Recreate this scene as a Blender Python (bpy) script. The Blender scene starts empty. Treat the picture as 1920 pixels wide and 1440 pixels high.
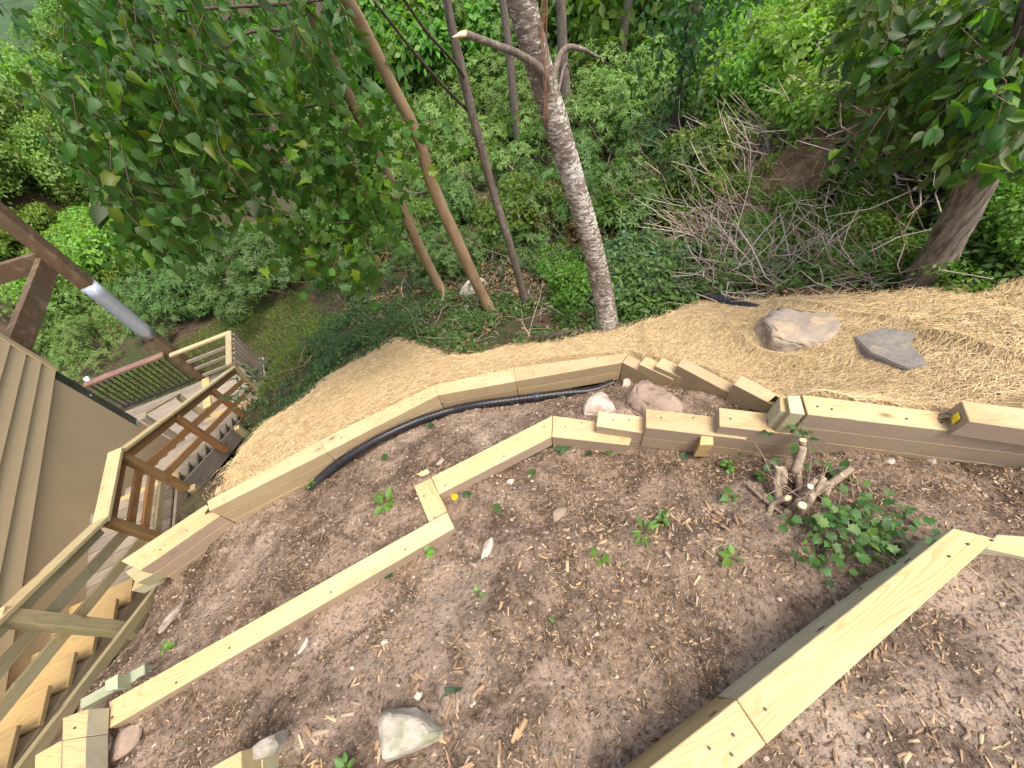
import bpy, bmesh, math, random
import numpy as np
from mathutils import Vector, Matrix
random.seed(7)
rng = np.random.default_rng(11)
scene = bpy.context.scene
COL = scene.collection

# ------------------------------------------------------------------ camera, light, exposure
H = 2.3                      # camera height over the soil right below it
FPX, CX, CY = 721.0, 960.0, 720.0
_d = np.array([110.0, -548.0, -FPX])
UW = -_d / np.linalg.norm(_d)
_f = np.array([0, 0, -1.0])
FY = _f - UW * (_f @ UW); FY /= np.linalg.norm(FY)
FX = np.cross(FY, UW)
RM = np.stack([FX, FY, UW])
cam_d = bpy.data.cameras.new('camera'); cam = bpy.data.objects.new('camera', cam_d); COL.objects.link(cam)
cam_d.sensor_width = 36; cam_d.lens = 36 * FPX / 1920; cam_d.clip_start = 0.02; cam_d.clip_end = 2000
mw = Matrix.Identity(4)
for i in range(3):
    for j in range(3): mw[i][j] = RM[i, j]
mw[2][3] = H
cam.matrix_world = mw
scene.camera = cam

SUN_EL, SUN_AZ = math.radians(70), math.radians(140)   # azimuth measured from +Y towards +X
w = bpy.data.worlds.new('World'); scene.world = w; w.use_nodes = True
wn = w.node_tree.nodes; wl = w.node_tree.links
bg = wn['Background']; sky = wn.new('ShaderNodeTexSky'); sky.sky_type = 'NISHITA'; sky.sun_disc = False
sky.sun_elevation = SUN_EL; sky.sun_rotation = SUN_AZ; sky.dust_density = 6.0; sky.ozone_density = 0.0; sky.air_density = 1.0
wl.new(sky.outputs[0], bg.inputs[0]); bg.inputs[1].default_value = 0.15
sd = bpy.data.lights.new('sun', 'SUN'); sd.energy = 1.45; sd.angle = math.radians(28); sd.color = (1.0, 0.955, 0.89)
so = bpy.data.objects.new('sun', sd); COL.objects.link(so)
sv = Vector((math.sin(SUN_AZ) * math.cos(SUN_EL), math.cos(SUN_AZ) * math.cos(SUN_EL), math.sin(SUN_EL)))
so.rotation_euler = sv.to_track_quat('Z', 'Y').to_euler(); so.location = sv * 60
scene.view_settings.view_transform = 'Standard'; scene.view_settings.look = 'None'
scene.view_settings.exposure = 1.15; scene.view_settings.gamma = 1.0
scene.view_settings.use_curve_mapping = False
scene.cycles.max_bounces = 6; scene.cycles.transparent_max_bounces = 4; scene.cycles.diffuse_bounces = 3

# ------------------------------------------------------------------ survey helpers (sight lines from the camera station)
CAM = np.array([0, 0, H])
def ray(px, py): return RM @ np.array([px - CX, -(py - CY), -FPX])
def at(px, py, D):                       # point D metres below camera level on a sight line
    r = ray(px, py); return CAM + r * (D / -r[2])
def atR(px, py, R):                      # point at horizontal range R
    r = ray(px, py); return CAM + r * (R / math.hypot(r[0], r[1]))
def atZ(px, py, zc):                     # point at optical depth zc
    return CAM + ray(px, py) * (zc / FPX)
def zcam(p): return float(-(RM.T @ (np.asarray(p) - CAM))[2])
def prj(P):
    c = (np.asarray(P) - CAM) @ RM
    return CX + FPX * c[..., 0] / -c[..., 2], CY - FPX * c[..., 1] / -c[..., 2]
SA = math.radians(107.3)                 # direction of the stairs in plan
SU = np.array([math.cos(SA), math.sin(SA)]); SN = np.array([SU[1], -SU[0]])
def st(s, n, D): p = SU * s + SN * n; return np.array([p[0], p[1], H - D])

# ------------------------------------------------------------------ object helpers
def link(o): COL.objects.link(o); return o
def tag(o, label=None, cat=None, group=None, kind=None):
    if label: o['label'] = label
    if cat: o['category'] = cat
    if group: o['group'] = group
    if kind: o['kind'] = kind
    return o
def empty(name, loc=(0, 0, 0)):
    o = bpy.data.objects.new(name, None); o.location = loc; o.empty_display_size = .1; return link(o)
def parent_keep(c, p):
    c.parent = p; c.matrix_parent_inverse = Matrix.Translation(-Vector(p.location)) if p.rotation_euler[2] == 0 and tuple(p.scale) == (1, 1, 1) else p.matrix_basis.inverted()
def np_mesh(name, V, faces, mats, cols=None, uv=None, smooth=False, matidx=None):
    V = np.asarray(V, dtype=np.float32); faces = np.asarray(faces, dtype=np.int32)
    k = faces.shape[1]; m = bpy.data.meshes.new(name)
    m.vertices.add(len(V)); m.vertices.foreach_set('co', V.ravel())
    m.loops.add(faces.size); m.loops.foreach_set('vertex_index', faces.ravel())
    m.polygons.add(len(faces)); m.polygons.foreach_set('loop_start', np.arange(0, faces.size, k, dtype=np.int32))
    m.polygons.foreach_set('loop_total', np.full(len(faces), k, dtype=np.int32))
    if smooth: m.polygons.foreach_set('use_smooth', np.ones(len(faces), dtype=bool))
    if matidx is not None: m.polygons.foreach_set('material_index', np.asarray(matidx, dtype=np.int32))
    m.update(calc_edges=True)
    if cols is not None:
        a = m.color_attributes.new('tint', 'FLOAT_COLOR', 'POINT')
        c = np.ones((len(V), 4), dtype=np.float32); c[:, :3] = cols; a.data.foreach_set('color', c.ravel())
    if uv is not None:
        l = m.uv_layers.new(name='UVMap'); l.data.foreach_set('uv', np.asarray(uv, dtype=np.float32)[faces.ravel()].ravel())
    for mt in (mats if isinstance(mats, (list, tuple)) else [mats]): m.materials.append(mt)
    return m
def obj(name, mesh, parent=None):
    o = bpy.data.objects.new(name, mesh); link(o)
    if parent is not None: parent_keep(o, parent)
    return o

# value noise
_lat = rng.random((256, 256))
def vnoise(x, y):
    xi = np.floor(x).astype(int); yi = np.floor(y).astype(int); fx = x - xi; fy = y - yi
    fx = fx * fx * (3 - 2 * fx); fy = fy * fy * (3 - 2 * fy)
    a = _lat[xi & 255, yi & 255]; b = _lat[(xi + 1) & 255, yi & 255]; c = _lat[xi & 255, (yi + 1) & 255]; d = _lat[(xi + 1) & 255, (yi + 1) & 255]
    return (a * (1 - fx) + b * fx) * (1 - fy) + (c * (1 - fx) + d * fx) * fy - .5
def fbm(x, y, f, octv=4, g=.5):
    s = 0; a = 1
    for k in range(octv): s = s + a * vnoise(x * f + 17.3 * k, y * f + 9.1 * k); f *= 2.03; a *= g
    return s

# ------------------------------------------------------------------ materials
class NT:
    def __init__(s, name):
        s.m = bpy.data.materials.new(name); s.m.use_nodes = True; s.t = s.m.node_tree; s.n = s.t.nodes
        s.b = s.n['Principled BSDF']; s.out = s.n['Material Output']
    def new(s, ty, **kw):
        nd = s.n.new(ty)
        for k, v in kw.items():
            if k in nd.inputs.keys() if hasattr(nd.inputs, 'keys') else False: nd.inputs[k].default_value = v
            else: setattr(nd, k, v)
        return nd
    def L(s, a, b): s.t.links.new(a, b)
    def noise(s, vec, scale, detail=4, rough=.55, dist=0):
        nd = s.n.new('ShaderNodeTexNoise'); nd.inputs['Scale'].default_value = scale; nd.inputs['Detail'].default_value = detail
        nd.inputs['Roughness'].default_value = rough; nd.inputs['Distortion'].default_value = dist
        if vec is not None: s.L(vec, nd.inputs['Vector'])
        return nd.outputs['Fac']
    def ramp(s, fac, stops):
        nd = s.n.new('ShaderNodeValToRGB'); e = nd.color_ramp.elements
        while len(e) < len(stops): e.new(.5)
        for i, (p, c) in enumerate(stops): e[i].position = p; e[i].color = (*c, 1) if len(c) == 3 else c
        s.L(fac, nd.inputs[0]); return nd.outputs[0]
    def mix(s, fac, a, b, mode='MIX'):
        nd = s.n.new('ShaderNodeMix'); nd.data_type = 'RGBA'; nd.blend_type = mode
        for v, i in ((fac, 0), (a, 6), (b, 7)):
            if hasattr(v, 'is_linked') or isinstance(v, bpy.types.NodeSocket): s.L(v, nd.inputs[i])
            else: nd.inputs[i].default_value = v if i == 0 else (*v, 1)
        return nd.outputs[2]
    def math(s, op, a, b=0.0, clamp=False):
        nd = s.n.new('ShaderNodeMath'); nd.operation = op; nd.use_clamp = clamp
        for v, i in ((a, 0), (b, 1)):
            if isinstance(v, bpy.types.NodeSocket): s.L(v, nd.inputs[i])
            else: nd.inputs[i].default_value = v
        return nd.outputs[0]
    def mapping(s, vec, scale=(1, 1, 1), loc=None):
        nd = s.n.new('ShaderNodeMapping'); nd.inputs['Scale'].default_value = scale; s.L(vec, nd.inputs[0])
        if loc is not None: s.L(loc, nd.inputs['Location'])
        return nd.outputs[0]
    def coord(s, which='Object'): return s.n.new('ShaderNodeTexCoord').outputs[which]
    def pos(s): return s.n.new('ShaderNodeNewGeometry').outputs['Position']
    def rand(s): return s.n.new('ShaderNodeObjectInfo').outputs['Random']
    def attr(s, name='tint'):
        nd = s.n.new('ShaderNodeAttribute'); nd.attribute_name = name; return nd.outputs['Color']
    def bump(s, h, strength=.4, dist=.01):
        nd = s.n.new('ShaderNodeBump'); nd.inputs['Strength'].default_value = strength; nd.inputs['Distance'].default_value = dist
        s.L(h, nd.inputs['Height']); s.L(nd.outputs[0], s.b.inputs['Normal'])
    def col(s, c):
        if isinstance(c, bpy.types.NodeSocket): s.L(c, s.b.inputs['Base Color'])
        else: s.b.inputs['Base Color'].default_value = (*c, 1)
    def set(s, rough=.7, spec=.4, metal=0):
        s.b.inputs['Roughness'].default_value = rough; s.b.inputs['Specular IOR Level'].default_value = spec; s.b.inputs['Metallic'].default_value = metal
        return s.m

def wood_mat(name, light, dark, green=None, green_amt=0., rough=.62, mud=0., knots=True, band=26, stain=None, mud_lift_col=(.20, .155, .125)):
    t = NT(name); uv = t.coord('UV'); r = t.rand()
    off = t.n.new('ShaderNodeCombineXYZ'); t.L(t.math('MULTIPLY', r, 31.7), off.inputs[0]); t.L(t.math('MULTIPLY', r, 17.3), off.inputs[1])
    v = t.mapping(uv, (1, 1, 1), off.outputs[0])
    # cathedral grain: stretched noise gives a height field whose contour lines are the growth rings
    big = t.noise(t.mapping(v, (.75, 6.5, 1)), 1.0, 1.5, .4)
    wob = t.noise(t.mapping(v, (5, 40, 1)), 1.0, 3, .6)
    h = t.math('ADD', t.math('MULTIPLY', big, band), t.math('MULTIPLY', wob, .9))
    ring = t.math('FRACT', h)
    ring = t.ramp(ring, [(0, (0, 0, 0)), (.5, (.12, .12, .12)), (.88, (.72, .72, .72)), (1, (0, 0, 0))])
    fib = t.noise(t.mapping(v, (14, 420, 1)), 1.0, 3, .6)
    c = t.mix(ring, light, dark)
    c = t.mix(t.math('MULTIPLY', t.math('SUBTRACT', fib, .35, True), .55), c, tuple(x * .62 for x in dark))
    if green:
        g = t.noise(t.mapping(v, (1.6, 5, 1)), 1.0, 3, .5)
        c = t.mix(t.math('MULTIPLY', t.ramp(g, [(.4, (0, 0, 0)), (.62, (1, 1, 1))]), green_amt), c, green)
    # per piece brightness
    c = t.mix(1.0, c, t.ramp(r, [(0, (.76, .74, .72)), (.5, (.95, .92, .88)), (1, (1.05, 1.04, .98))]), 'MULTIPLY')
    if knots:
        vo = t.n.new('ShaderNodeTexVoronoi'); vo.inputs['Scale'].default_value = 1.0; vo.inputs['Randomness'].default_value = 1
        t.L(t.mapping(v, (2.2, 4.4, 1)), vo.inputs['Vector'])
        k = t.ramp(vo.outputs['Distance'], [(0, (1, 1, 1)), (.045, (1, 1, 1)), (.10, (.25, .25, .25)), (.16, (0, 0, 0))])
        c = t.mix(t.math('MULTIPLY', k, .8), c, (.09, .045, .022))
    sm = t.noise(t.pos(), 5.5, 5, .65, .4)
    c = t.mix(t.math('MULTIPLY', t.ramp(sm, [(.50, (0, 0, 0)), (.68, (1, 1, 1))]), .34), c, (.33, .24, .15))
    crk = t.noise(t.mapping(v, (1.2, 95, 1)), 1.0, 3, .7, .3)
    c = t.mix(t.ramp(crk, [(.22, (.7, .7, .7)), (.30, (0, 0, 0))]), c, tuple(x * .4 for x in dark))
    if stain:
        p = t.noise(t.pos(), 3.2, 4, .6)
        c = t.mix(t.ramp(p, [(.5, (0, 0, 0)), (.66, (.75, .75, .75))]), c, stain)
    if mud:
        p = t.noise(t.pos(), 9, 5, .65)
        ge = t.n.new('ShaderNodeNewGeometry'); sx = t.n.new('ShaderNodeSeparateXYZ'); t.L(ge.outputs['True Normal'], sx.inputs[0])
        vert = t.math('SUBTRACT', 1.0, t.math('ABSOLUTE', sx.outputs[2]), True)   # rain splash and the shade-offsetting side colour sit on upright faces only
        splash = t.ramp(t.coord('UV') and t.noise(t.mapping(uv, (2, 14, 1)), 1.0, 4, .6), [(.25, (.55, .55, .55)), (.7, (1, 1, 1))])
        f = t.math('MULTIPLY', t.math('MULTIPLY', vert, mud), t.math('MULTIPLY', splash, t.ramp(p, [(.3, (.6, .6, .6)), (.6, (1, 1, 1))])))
        c = t.mix(f, c, mud_lift_col)
    t.col(c)
    t.bump(t.math('ADD', t.math('MULTIPLY', fib, .6), t.math('MULTIPLY', ring, .4)), .35, .003)
    return t.set(rough, .3)
M_TIMBER = wood_mat('treated_timber', (0.521, 0.382, 0.197), (0.384, 0.243, 0.101), (.50, .48, .27), .55)
M_TIMBER_MUD = wood_mat('treated_timber_muddy', (0.521, 0.386, 0.206), (0.384, 0.251, 0.115), (.48, .46, .28), .5, mud=1.0, mud_lift_col=(.33, .26, .21))
M_TIMBER_GREEN = wood_mat('fresh_cut_green_timber', (0.487, 0.415, 0.244), (0.352, 0.289, 0.144), (.44, .46, .30), .7)
M_TIMBER_SIDE = wood_mat('green_grey_timber', (0.521, 0.390, 0.193), (0.368, 0.228, 0.090), (.50, .52, .30), .3, mud=.95, mud_lift_col=(.56, .56, .43))  # grey-green treatment colour, lightened on upright faces to offset their shade
M_TIMBER_C = wood_mat('pale_timber', (0.521, 0.390, 0.227), (0.400, 0.258, 0.130), (.46, .42, .27), .5, mud=.5, mud_lift_col=(.36, .31, .2))
M_MINT = wood_mat('mint_green_fresh_timber', (.42, .44, .29), (.32, .34, .2), (.31, .41, .33), .7, knots=False)
M_OLD = wood_mat('weathered_deck_wood', (.33, .285, .235), (.2, .165, .13), (.20, .19, .14), .4, rough=.8, band=14)
M_RUST = wood_mat('brown_stained_rail_wood', (.42, .22, .09), (.30, .13, .05), None, 0, rough=.6, band=14)
M_BEAM = wood_mat('dark_brown_beam', (.145, .09, .05), (.085, .05, .03), (.11, .10, .055), .5, rough=.75, band=12)
M_RAIL = wood_mat('pale_rail_wood', (0.470, 0.373, 0.214), (0.360, 0.258, 0.122), (.42, .44, .28), .5, band=14)
M_TREAD = wood_mat('orange_pine_tread', (.60, .43, .20), (.47, .30, .12), (.42, .36, .19), .4, band=20)
M_BOARD = wood_mat('mossy_skirt_board', (.48, .40, .24), (.33, .27, .15), (.30, .31, .16), .6, rough=.8, band=12)
M_BRNRAIL = wood_mat('red_brown_deck_rail', (.27, .16, .12), (.2, .11, .08), None, 0, band=10, knots=False)

def simple(name, c, rough=.6, spec=.4, metal=0, var=.12, scale=6, bump=0, bscale=30):
    t = NT(name); n1 = t.noise(t.pos(), scale, 5, .6)
    cc = t.mix(n1, tuple(x * (1 - var * 2) for x in c), tuple(min(1, x * (1 + var * 2)) for x in c))
    t.col(cc)
    if bump: t.bump(t.noise(t.pos(), bscale, 5, .6), bump, .01)
    return t.set(rough, spec, metal)
M_SIDING = simple('tan_siding', (.47, .365, .215), .75, .3, var=.05, scale=3, bump=.25, bscale=60)
M_STUCCO = simple('parged_foundation', (.48, .37, .22), .85, .2, var=.06, scale=2.5, bump=.3, bscale=90)
M_PIPE = simple('black_corrugated_plastic', (.018, .018, .022), .38, .5, var=.3, scale=20)
M_METAL = simple('galvanised_sleeve', (.50, .54, .60), .28, .6, .55, .1)
M_DARKMETAL = simple('dark_metal_baluster', (.03, .025, .022), .45, .5, .3)
M_FLASH = simple('dark_green_flashing', (.05, .065, .06), .28, .6, .4, .25, 5)
M_WHITE = simple('white_plastic', (.75, .75, .73), .5)
M_YELLOW = simple('yellow_paper_tag', (.85, .68, .03), .6, var=.03)
M_KNOT = simple('dark_knot', (.06, .038, .022), .7, var=.3, scale=120)
M_SCREW = simple('dark_screw_hole', (.05, .045, .04), .6)
M_BLUE = simple('blue_printed_coupling', (.03, .034, .07), .4)
M_CUT = simple('fresh_cut_wood', (.78, .60, .34), .7, .2, var=.15, scale=60)

def soil_mat():
    t = NT('bare_soil'); p = t.pos()
    a = t.noise(p, 1.0, 5, .62); b = t.noise(p, 5, 7, .68); c3 = t.noise(p, 38, 6, .74); d = t.noise(p, 120, 4, .68); cl = t.noise(p, 2.3, 6, .62, .8)
    c = t.mix(t.ramp(b, [(.38, (0, 0, 0)), (.62, (1, 1, 1))]), (0.113, 0.080, 0.055), (0.292, 0.213, 0.157))
    c = t.mix(t.ramp(a, [(.46, (0, 0, 0)), (.60, (1, 1, 1))]), c, t.mix(b, (0.238, 0.174, 0.128), (0.454, 0.353, 0.275)))
    c = t.mix(t.math('MULTIPLY', t.ramp(cl, [(.50, (0, 0, 0)), (.60, (1, 1, 1))]), .75), c, (0.073, 0.050, 0.034))
    c = t.mix(t.math('MULTIPLY', t.ramp(t.noise(p, 1.7, 5, .6, .5), [(.55, (0, 0, 0)), (.68, (1, 1, 1))]), .6), c, (0.464, 0.370, 0.288))
    c = t.mix(t.ramp(c3, [(.36, (.9, .9, .9)), (.49, (0, 0, 0))]), c, (0.041, 0.028, 0.018))
    c = t.mix(t.ramp(c3, [(.55, (0, 0, 0)), (.68, (.6, .6, .6))]), c, (0.432, 0.342, 0.257))
    c = t.mix(t.ramp(d, [(.62, (0, 0, 0)), (.70, (.7, .7, .7))]), c, (0.464, 0.375, 0.281))
    c = t.mix(t.ramp(d, [(.30, (.75, .75, .75)), (.40, (0, 0, 0))]), c, (0.030, 0.020, 0.013))
    t.col(c); h = t.math('ADD', t.math('MULTIPLY', c3, .9), t.math('MULTIPLY', d, .4)); t.bump(t.math('ADD', h, t.math('MULTIPLY', b, 1.5)), 1.0, .02)
    return t.set(.95, .1)
M_SOIL = soil_mat()
def forest_mat():
    t = NT('forest_floor'); p = t.pos()
    a = t.noise(p, .9, 4, .6); b = t.noise(p, 9, 6, .65); d = t.noise(p, 60, 4, .65)
    c = t.mix(t.ramp(b, [(.35, (0, 0, 0)), (.65, (1, 1, 1))]), (.035, .026, .016), (.10, .07, .045))
    c = t.mix(t.ramp(a, [(.45, (0, 0, 0)), (.62, (.7, .7, .7))]), c, t.mix(b, (.02, .035, .012), (.055, .085, .025)))
    c = t.mix(t.ramp(d, [(.6, (0, 0, 0)), (.7, (.6, .6, .6))]), c, (.27, .2, .14))
    t.col(c); t.bump(t.math('ADD', b, t.math('MULTIPLY', d, .5)), .9, .03); return t.set(.95, .1)
M_FOREST = forest_mat()
def straw_base():
    t = NT('straw_mat_base'); p = t.pos()
    b = t.noise(p, 3, 5, .6); d = t.noise(t.mapping(p, (60, 180, 60)), 1, 4, .7); e = t.noise(t.mapping(p, (190, 50, 60)), 1, 4, .7)
    c = t.mix(t.math('MULTIPLY', d, e), (.27, .19, .09), (.70, .54, .31)); c = t.mix(t.ramp(b, [(.35, (0, 0, 0)), (.7, (.5, .5, .5))]), c, (.50, .37, .19))
    t.col(c); t.bump(t.math('ADD', d, e), 1, .02); return t.set(.85, .2)
M_STRAWB = straw_base()
def attr_mat(name, rough=.8, spec=.2, mul=1., bump=0):
    t = NT(name); c = t.attr()
    n1 = t.noise(t.pos(), 40, 3, .6); c = t.mix(1.0, c, t.mix(n1, (.75 * mul,) * 3, (1.2 * mul,) * 3), 'MULTIPLY'); t.col(c)
    return t.set(rough, spec)
M_STRAW = attr_mat('straw_strand', .7, .25)
M_CHIP = attr_mat('wood_chip', .85, .15)
M_TWIG = attr_mat('dry_twig', .85, .15)
M_GRASSB = attr_mat('grass_blade', .6, .25)
def stone_mat(name, c1, c2, c3=None, rough=.85):
    t = NT(name); p = t.pos(); a = t.noise(p, 5, 6, .65); b = t.noise(p, 38, 5, .7)
    c = t.mix(t.ramp(a, [(.35, (0, 0, 0)), (.65, (1, 1, 1))]), c1, c2)
    c = t.mix(t.ramp(b, [(.55, (0, 0, 0)), (.75, (.6, .6, .6))]), c, tuple(x * .55 for x in c1))
    if c3: c = t.mix(t.ramp(t.noise(p, 7.3, 4, .6), [(.53, (0, 0, 0)), (.64, (.85, .85, .85))]), c, c3)
    t.col(c); t.bump(t.math('ADD', a, b), .6, .012); return t.set(rough, .25)
M_STONE_PALE = stone_mat('pale_stone', (.36, .30, .25), (.50, .43, .365), (.27, .20, .15))
M_STONE_BROWN = stone_mat('earthy_stone', (.22, .16, .12), (.33, .25, .19), (.15, .1, .075))
M_STONE_GREY = stone_mat('grey_mossy_stone', (.27, .25, .205), (.42, .375, .305), (.20, .21, .13))
M_SLATE = stone_mat('slate_slab', (.19, .17, .15), (.29, .26, .225), (.38, .31, .21))
M_BOULDER = stone_mat('straw_dusted_boulder', (.26, .215, .17), (.38, .315, .245), (.44, .34, .21))

def leaf_mat(name, transl=.35, rough=.42, spec=.45, bright=1.0, varh=.03):
    t = NT(name); c = t.attr(); r = t.rand()
    hs = t.n.new('ShaderNodeHueSaturation'); t.L(c, hs.inputs['Color'])
    t.L(t.math('ADD', .5 - varh / 2, t.math('MULTIPLY', r, varh)), hs.inputs['Hue'])
    t.L(t.math('ADD', .78 * bright, t.math('MULTIPLY', r, .5 * bright)), hs.inputs['Value'])
    c = hs.outputs[0]; t.col(c); t.set(rough, spec)
    tr = t.n.new('ShaderNodeBsdfTranslucent'); tc = t.mix(1.0, c, (1.5, 1.75, .55), 'MULTIPLY'); t.L(tc, tr.inputs[0])
    mx = t.n.new('ShaderNodeMixShader'); mx.inputs[0].default_value = transl
    t.L(t.b.outputs[0], mx.inputs[1]); t.L(tr.outputs[0], mx.inputs[2]); t.L(mx.outputs[0], t.out.inputs[0])
    return t.m
M_LEAF = leaf_mat('broad_leaf', .45, .45, .3, varh=.05)
M_RHODO = leaf_mat('leathery_leaf', .22, .50, .28)
M_COVER = leaf_mat('ground_leaf', .35, .45, .35)
def bark_mat(name, c1, c2, lich=None, sc=(14, 14, 3), rough=.9, lthr=(.5, .6), bump=.7, lsc=(16, 16, 34)):
    t = NT(name); p = t.coord('Object'); a = t.noise(t.mapping(p, sc), 1.0, 5, .65); b = t.noise(p, 3, 3, .5)
    c = t.mix(t.ramp(a, [(.33, (0, 0, 0)), (.66, (1, 1, 1))]), c1, c2)
    if lich:
        l = t.noise(t.mapping(p, lsc), 1.0, 4, .7, .6); l = t.math('ADD', l, t.math('MULTIPLY', t.math('SUBTRACT', b, .5), .35))
        c = t.mix(t.ramp(l, [(lthr[0], (0, 0, 0)), (lthr[1], (1, 1, 1))]), c, lich)
    t.col(c); t.bump(a, bump, .03); return t.set(rough, .15)
M_BIRCH = bark_mat('lichen_birch_bark', (.13, .10, .078), (.23, .19, .15), (.50, .48, .42), (12, 12, 30), lthr=(.50, .58), lsc=(20, 20, 46))
M_BROWNBARK = bark_mat('smooth_tan_bark', (.24, .165, .09), (.36, .26, .16), None, (9, 9, 3), bump=.3)
M_GREYBARK = bark_mat('grey_bark', (.10, .08, .062), (.20, .165, .135), (.28, .26, .22), (30, 30, 5), lthr=(.58, .68))
M_RIDGEBARK = bark_mat('ridged_bark', (.055, .043, .033), (.29, .24, .195), None, (30, 30, 4), bump=1.0)
M_STUMPBARK = bark_mat('stump_bark', (.22, .165, .12), (.40, .32, .24), None, (40, 40, 9))
M_DARKBARK = bark_mat('dark_bark', (.05, .038, .03), (.11, .085, .065), None, (20, 20, 5))

# ------------------------------------------------------------------ mesh builders
def box_mesh(name, corners8, mat, along, bevel=.005):
    """8 corners: 4 top (ring) then 4 bottom. UV in metres, u along the grain."""
    bm = bmesh.new(); vs = [bm.verts.new(Vector(c)) for c in corners8]
    for f in ((0, 1, 2, 3), (7, 6, 5, 4), (0, 4, 5, 1), (1, 5, 6, 2), (2, 6, 7, 3), (3, 7, 4, 0)): bm.faces.new([vs[i] for i in f])
    bmesh.ops.recalc_face_normals(bm, faces=bm.faces[:])
    if bevel: bmesh.ops.bevel(bm, geom=bm.edges[:], offset=bevel, segments=1, affect='EDGES', clamp_overlap=True)
    a = Vector(along).normalized(); uvl = bm.loops.layers.uv.new('UVMap')
    for f in bm.faces:
        nrm = f.normal; b = nrm.cross(a)
        if b.length < .5:   # end grain
            b = a.orthogonal().normalized(); c = a.cross(b)
            for l in f.loops: l[uvl].uv = (l.vert.co.dot(b) * .12, l.vert.co.dot(c))
            continue
        b.normalize(); k = 0.0 if abs(nrm.z) > .5 else 3.7
        for l in f.loops: l[uvl].uv = (l.vert.co.dot(a), l.vert.co.dot(b) + k)
    m = bpy.data.meshes.new(name); bm.to_mesh(m); bm.free(); m.materials.append(mat); return m
def board(name, p0, p1, w_, t_, mat, parent, up=(0, 0, 1), bevel=.004, jitter=0):
    """a straight board from p0 to p1 (axis through its centre), w_ wide sideways, t_ thick along up"""
    p0 = np.asarray(p0, float); p1 = np.asarray(p1, float); a = p1 - p0; a /= np.linalg.norm(a)
    s = np.cross(a, np.asarray(up, float)); s /= np.linalg.norm(s); uu = np.cross(s, a)
    c = [p0 - s * w_ / 2 + uu * t_ / 2, p1 - s * w_ / 2 + uu * t_ / 2, p1 + s * w_ / 2 + uu * t_ / 2, p0 + s * w_ / 2 + uu * t_ / 2]
    c += [q - uu * t_ for q in c]
    return obj(name, box_mesh(name, c, mat, a, bevel), parent)
def prism(name, quad, h, mat, parent, along=None, bevel=.0035):
    q = [np.asarray(x, float) for x in quad]; c = q + [x - np.array([0, 0, h]) for x in q]
    return obj(name, box_mesh(name, c, mat, (q[1] - q[0]) if along is None else along, bevel), parent)
def tube_arrays(pts, rad, n=8, wob=0., cap=True, seed=0):
    P = np.asarray(pts, float); r = np.asarray(rad, float) * np.ones(len(P))
    T = np.gradient(P, axis=0); T /= np.linalg.norm(T, axis=1)[:, None] + 1e-9
    ref = np.array([0, 0, 1.]) if abs(T[0][2]) < .8 else np.array([1., 0, 0])
    V = []; g = np.random.default_rng(seed + 5); S = np.cross(T[0], ref); S /= np.linalg.norm(S)
    for i in range(len(P)):
        S = S - T[i] * (S @ T[i]); S /= np.linalg.norm(S); B = np.cross(T[i], S)
        for k in range(n):
            a = 2 * math.pi * k / n; rr = r[i] * (1 + wob * (g.random() - .5))
            V.append(P[i] + (S * math.cos(a) + B * math.sin(a)) * rr)
    F = []
    for i in range(len(P) - 1):
        for k in range(n): F.append((i * n + k, i * n + (k + 1) % n, (i + 1) * n + (k + 1) % n, (i + 1) * n + k))
    return V, F
def smooth_path(pts, m=6):
    P = np.asarray(pts, float)
    if len(P) < 3: return np.array([P[0] + (P[-1] - P[0]) * t for t in np.linspace(0, 1, m + 1)])
    out = []; E = np.vstack([2 * P[0] - P[1], P, 2 * P[-1] - P[-2]])
    for i in range(1, len(E) - 2):
        for t in np.linspace(0, 1, m, endpoint=False):
            a, b, c, d = E[i - 1], E[i], E[i + 1], E[i + 2]
            out.append(.5 * ((2 * b) + (c - a) * t + (2 * a - 5 * b + 4 * c - d) * t * t + (3 * b - a - 3 * c + d) * t ** 3))
    out.append(P[-1]); return np.array(out)
def tube(name, pts, rad, mat, parent=None, n=10, wob=.08, m=6, capmat=None, col=None, seed=0):
    P = smooth_path(pts, m); r = np.interp(np.linspace(0, 1, len(P)), np.linspace(0, 1, len(rad)), rad) if hasattr(rad, '__len__') else np.full(len(P), rad)
    V, F = tube_arrays(P, r, n, wob, seed=seed)
    bm = bmesh.new(); vs = [bm.verts.new(v) for v in V]
    for f in F: bm.faces.new([vs[i] for i in f]).smooth = True
    L = len(P)
    for ring in (list(range(n))[::-1], [(L - 1) * n + k for k in range(n)]):
        f = bm.faces.new([vs[i] for i in ring]); f.material_index = 1 if capmat else 0
    me = bpy.data.meshes.new(name)
    bm.to_mesh(me); bm.free(); me.materials.append(mat)
    if capmat: me.materials.append(capmat)
    if col is not None:
        a = me.color_attributes.new('tint', 'FLOAT_COLOR', 'POINT')
        for d_ in a.data: d_.color = (*col, 1)
    return obj(name, me, parent)
def bundle(paths, radii, cols, n=3):
    """many thin tubes as one set of arrays"""
    VV, FF, CC = [], [], []; k = 0
    for P, r, c in zip(paths, radii, cols):
        V, F = tube_arrays(P, r, n); VV += V; FF += [tuple(i + k for i in f) for f in F]; CC += [c] * len(V); k += len(V)
    return np.array(VV), np.array(FF), np.array(CC)
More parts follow.
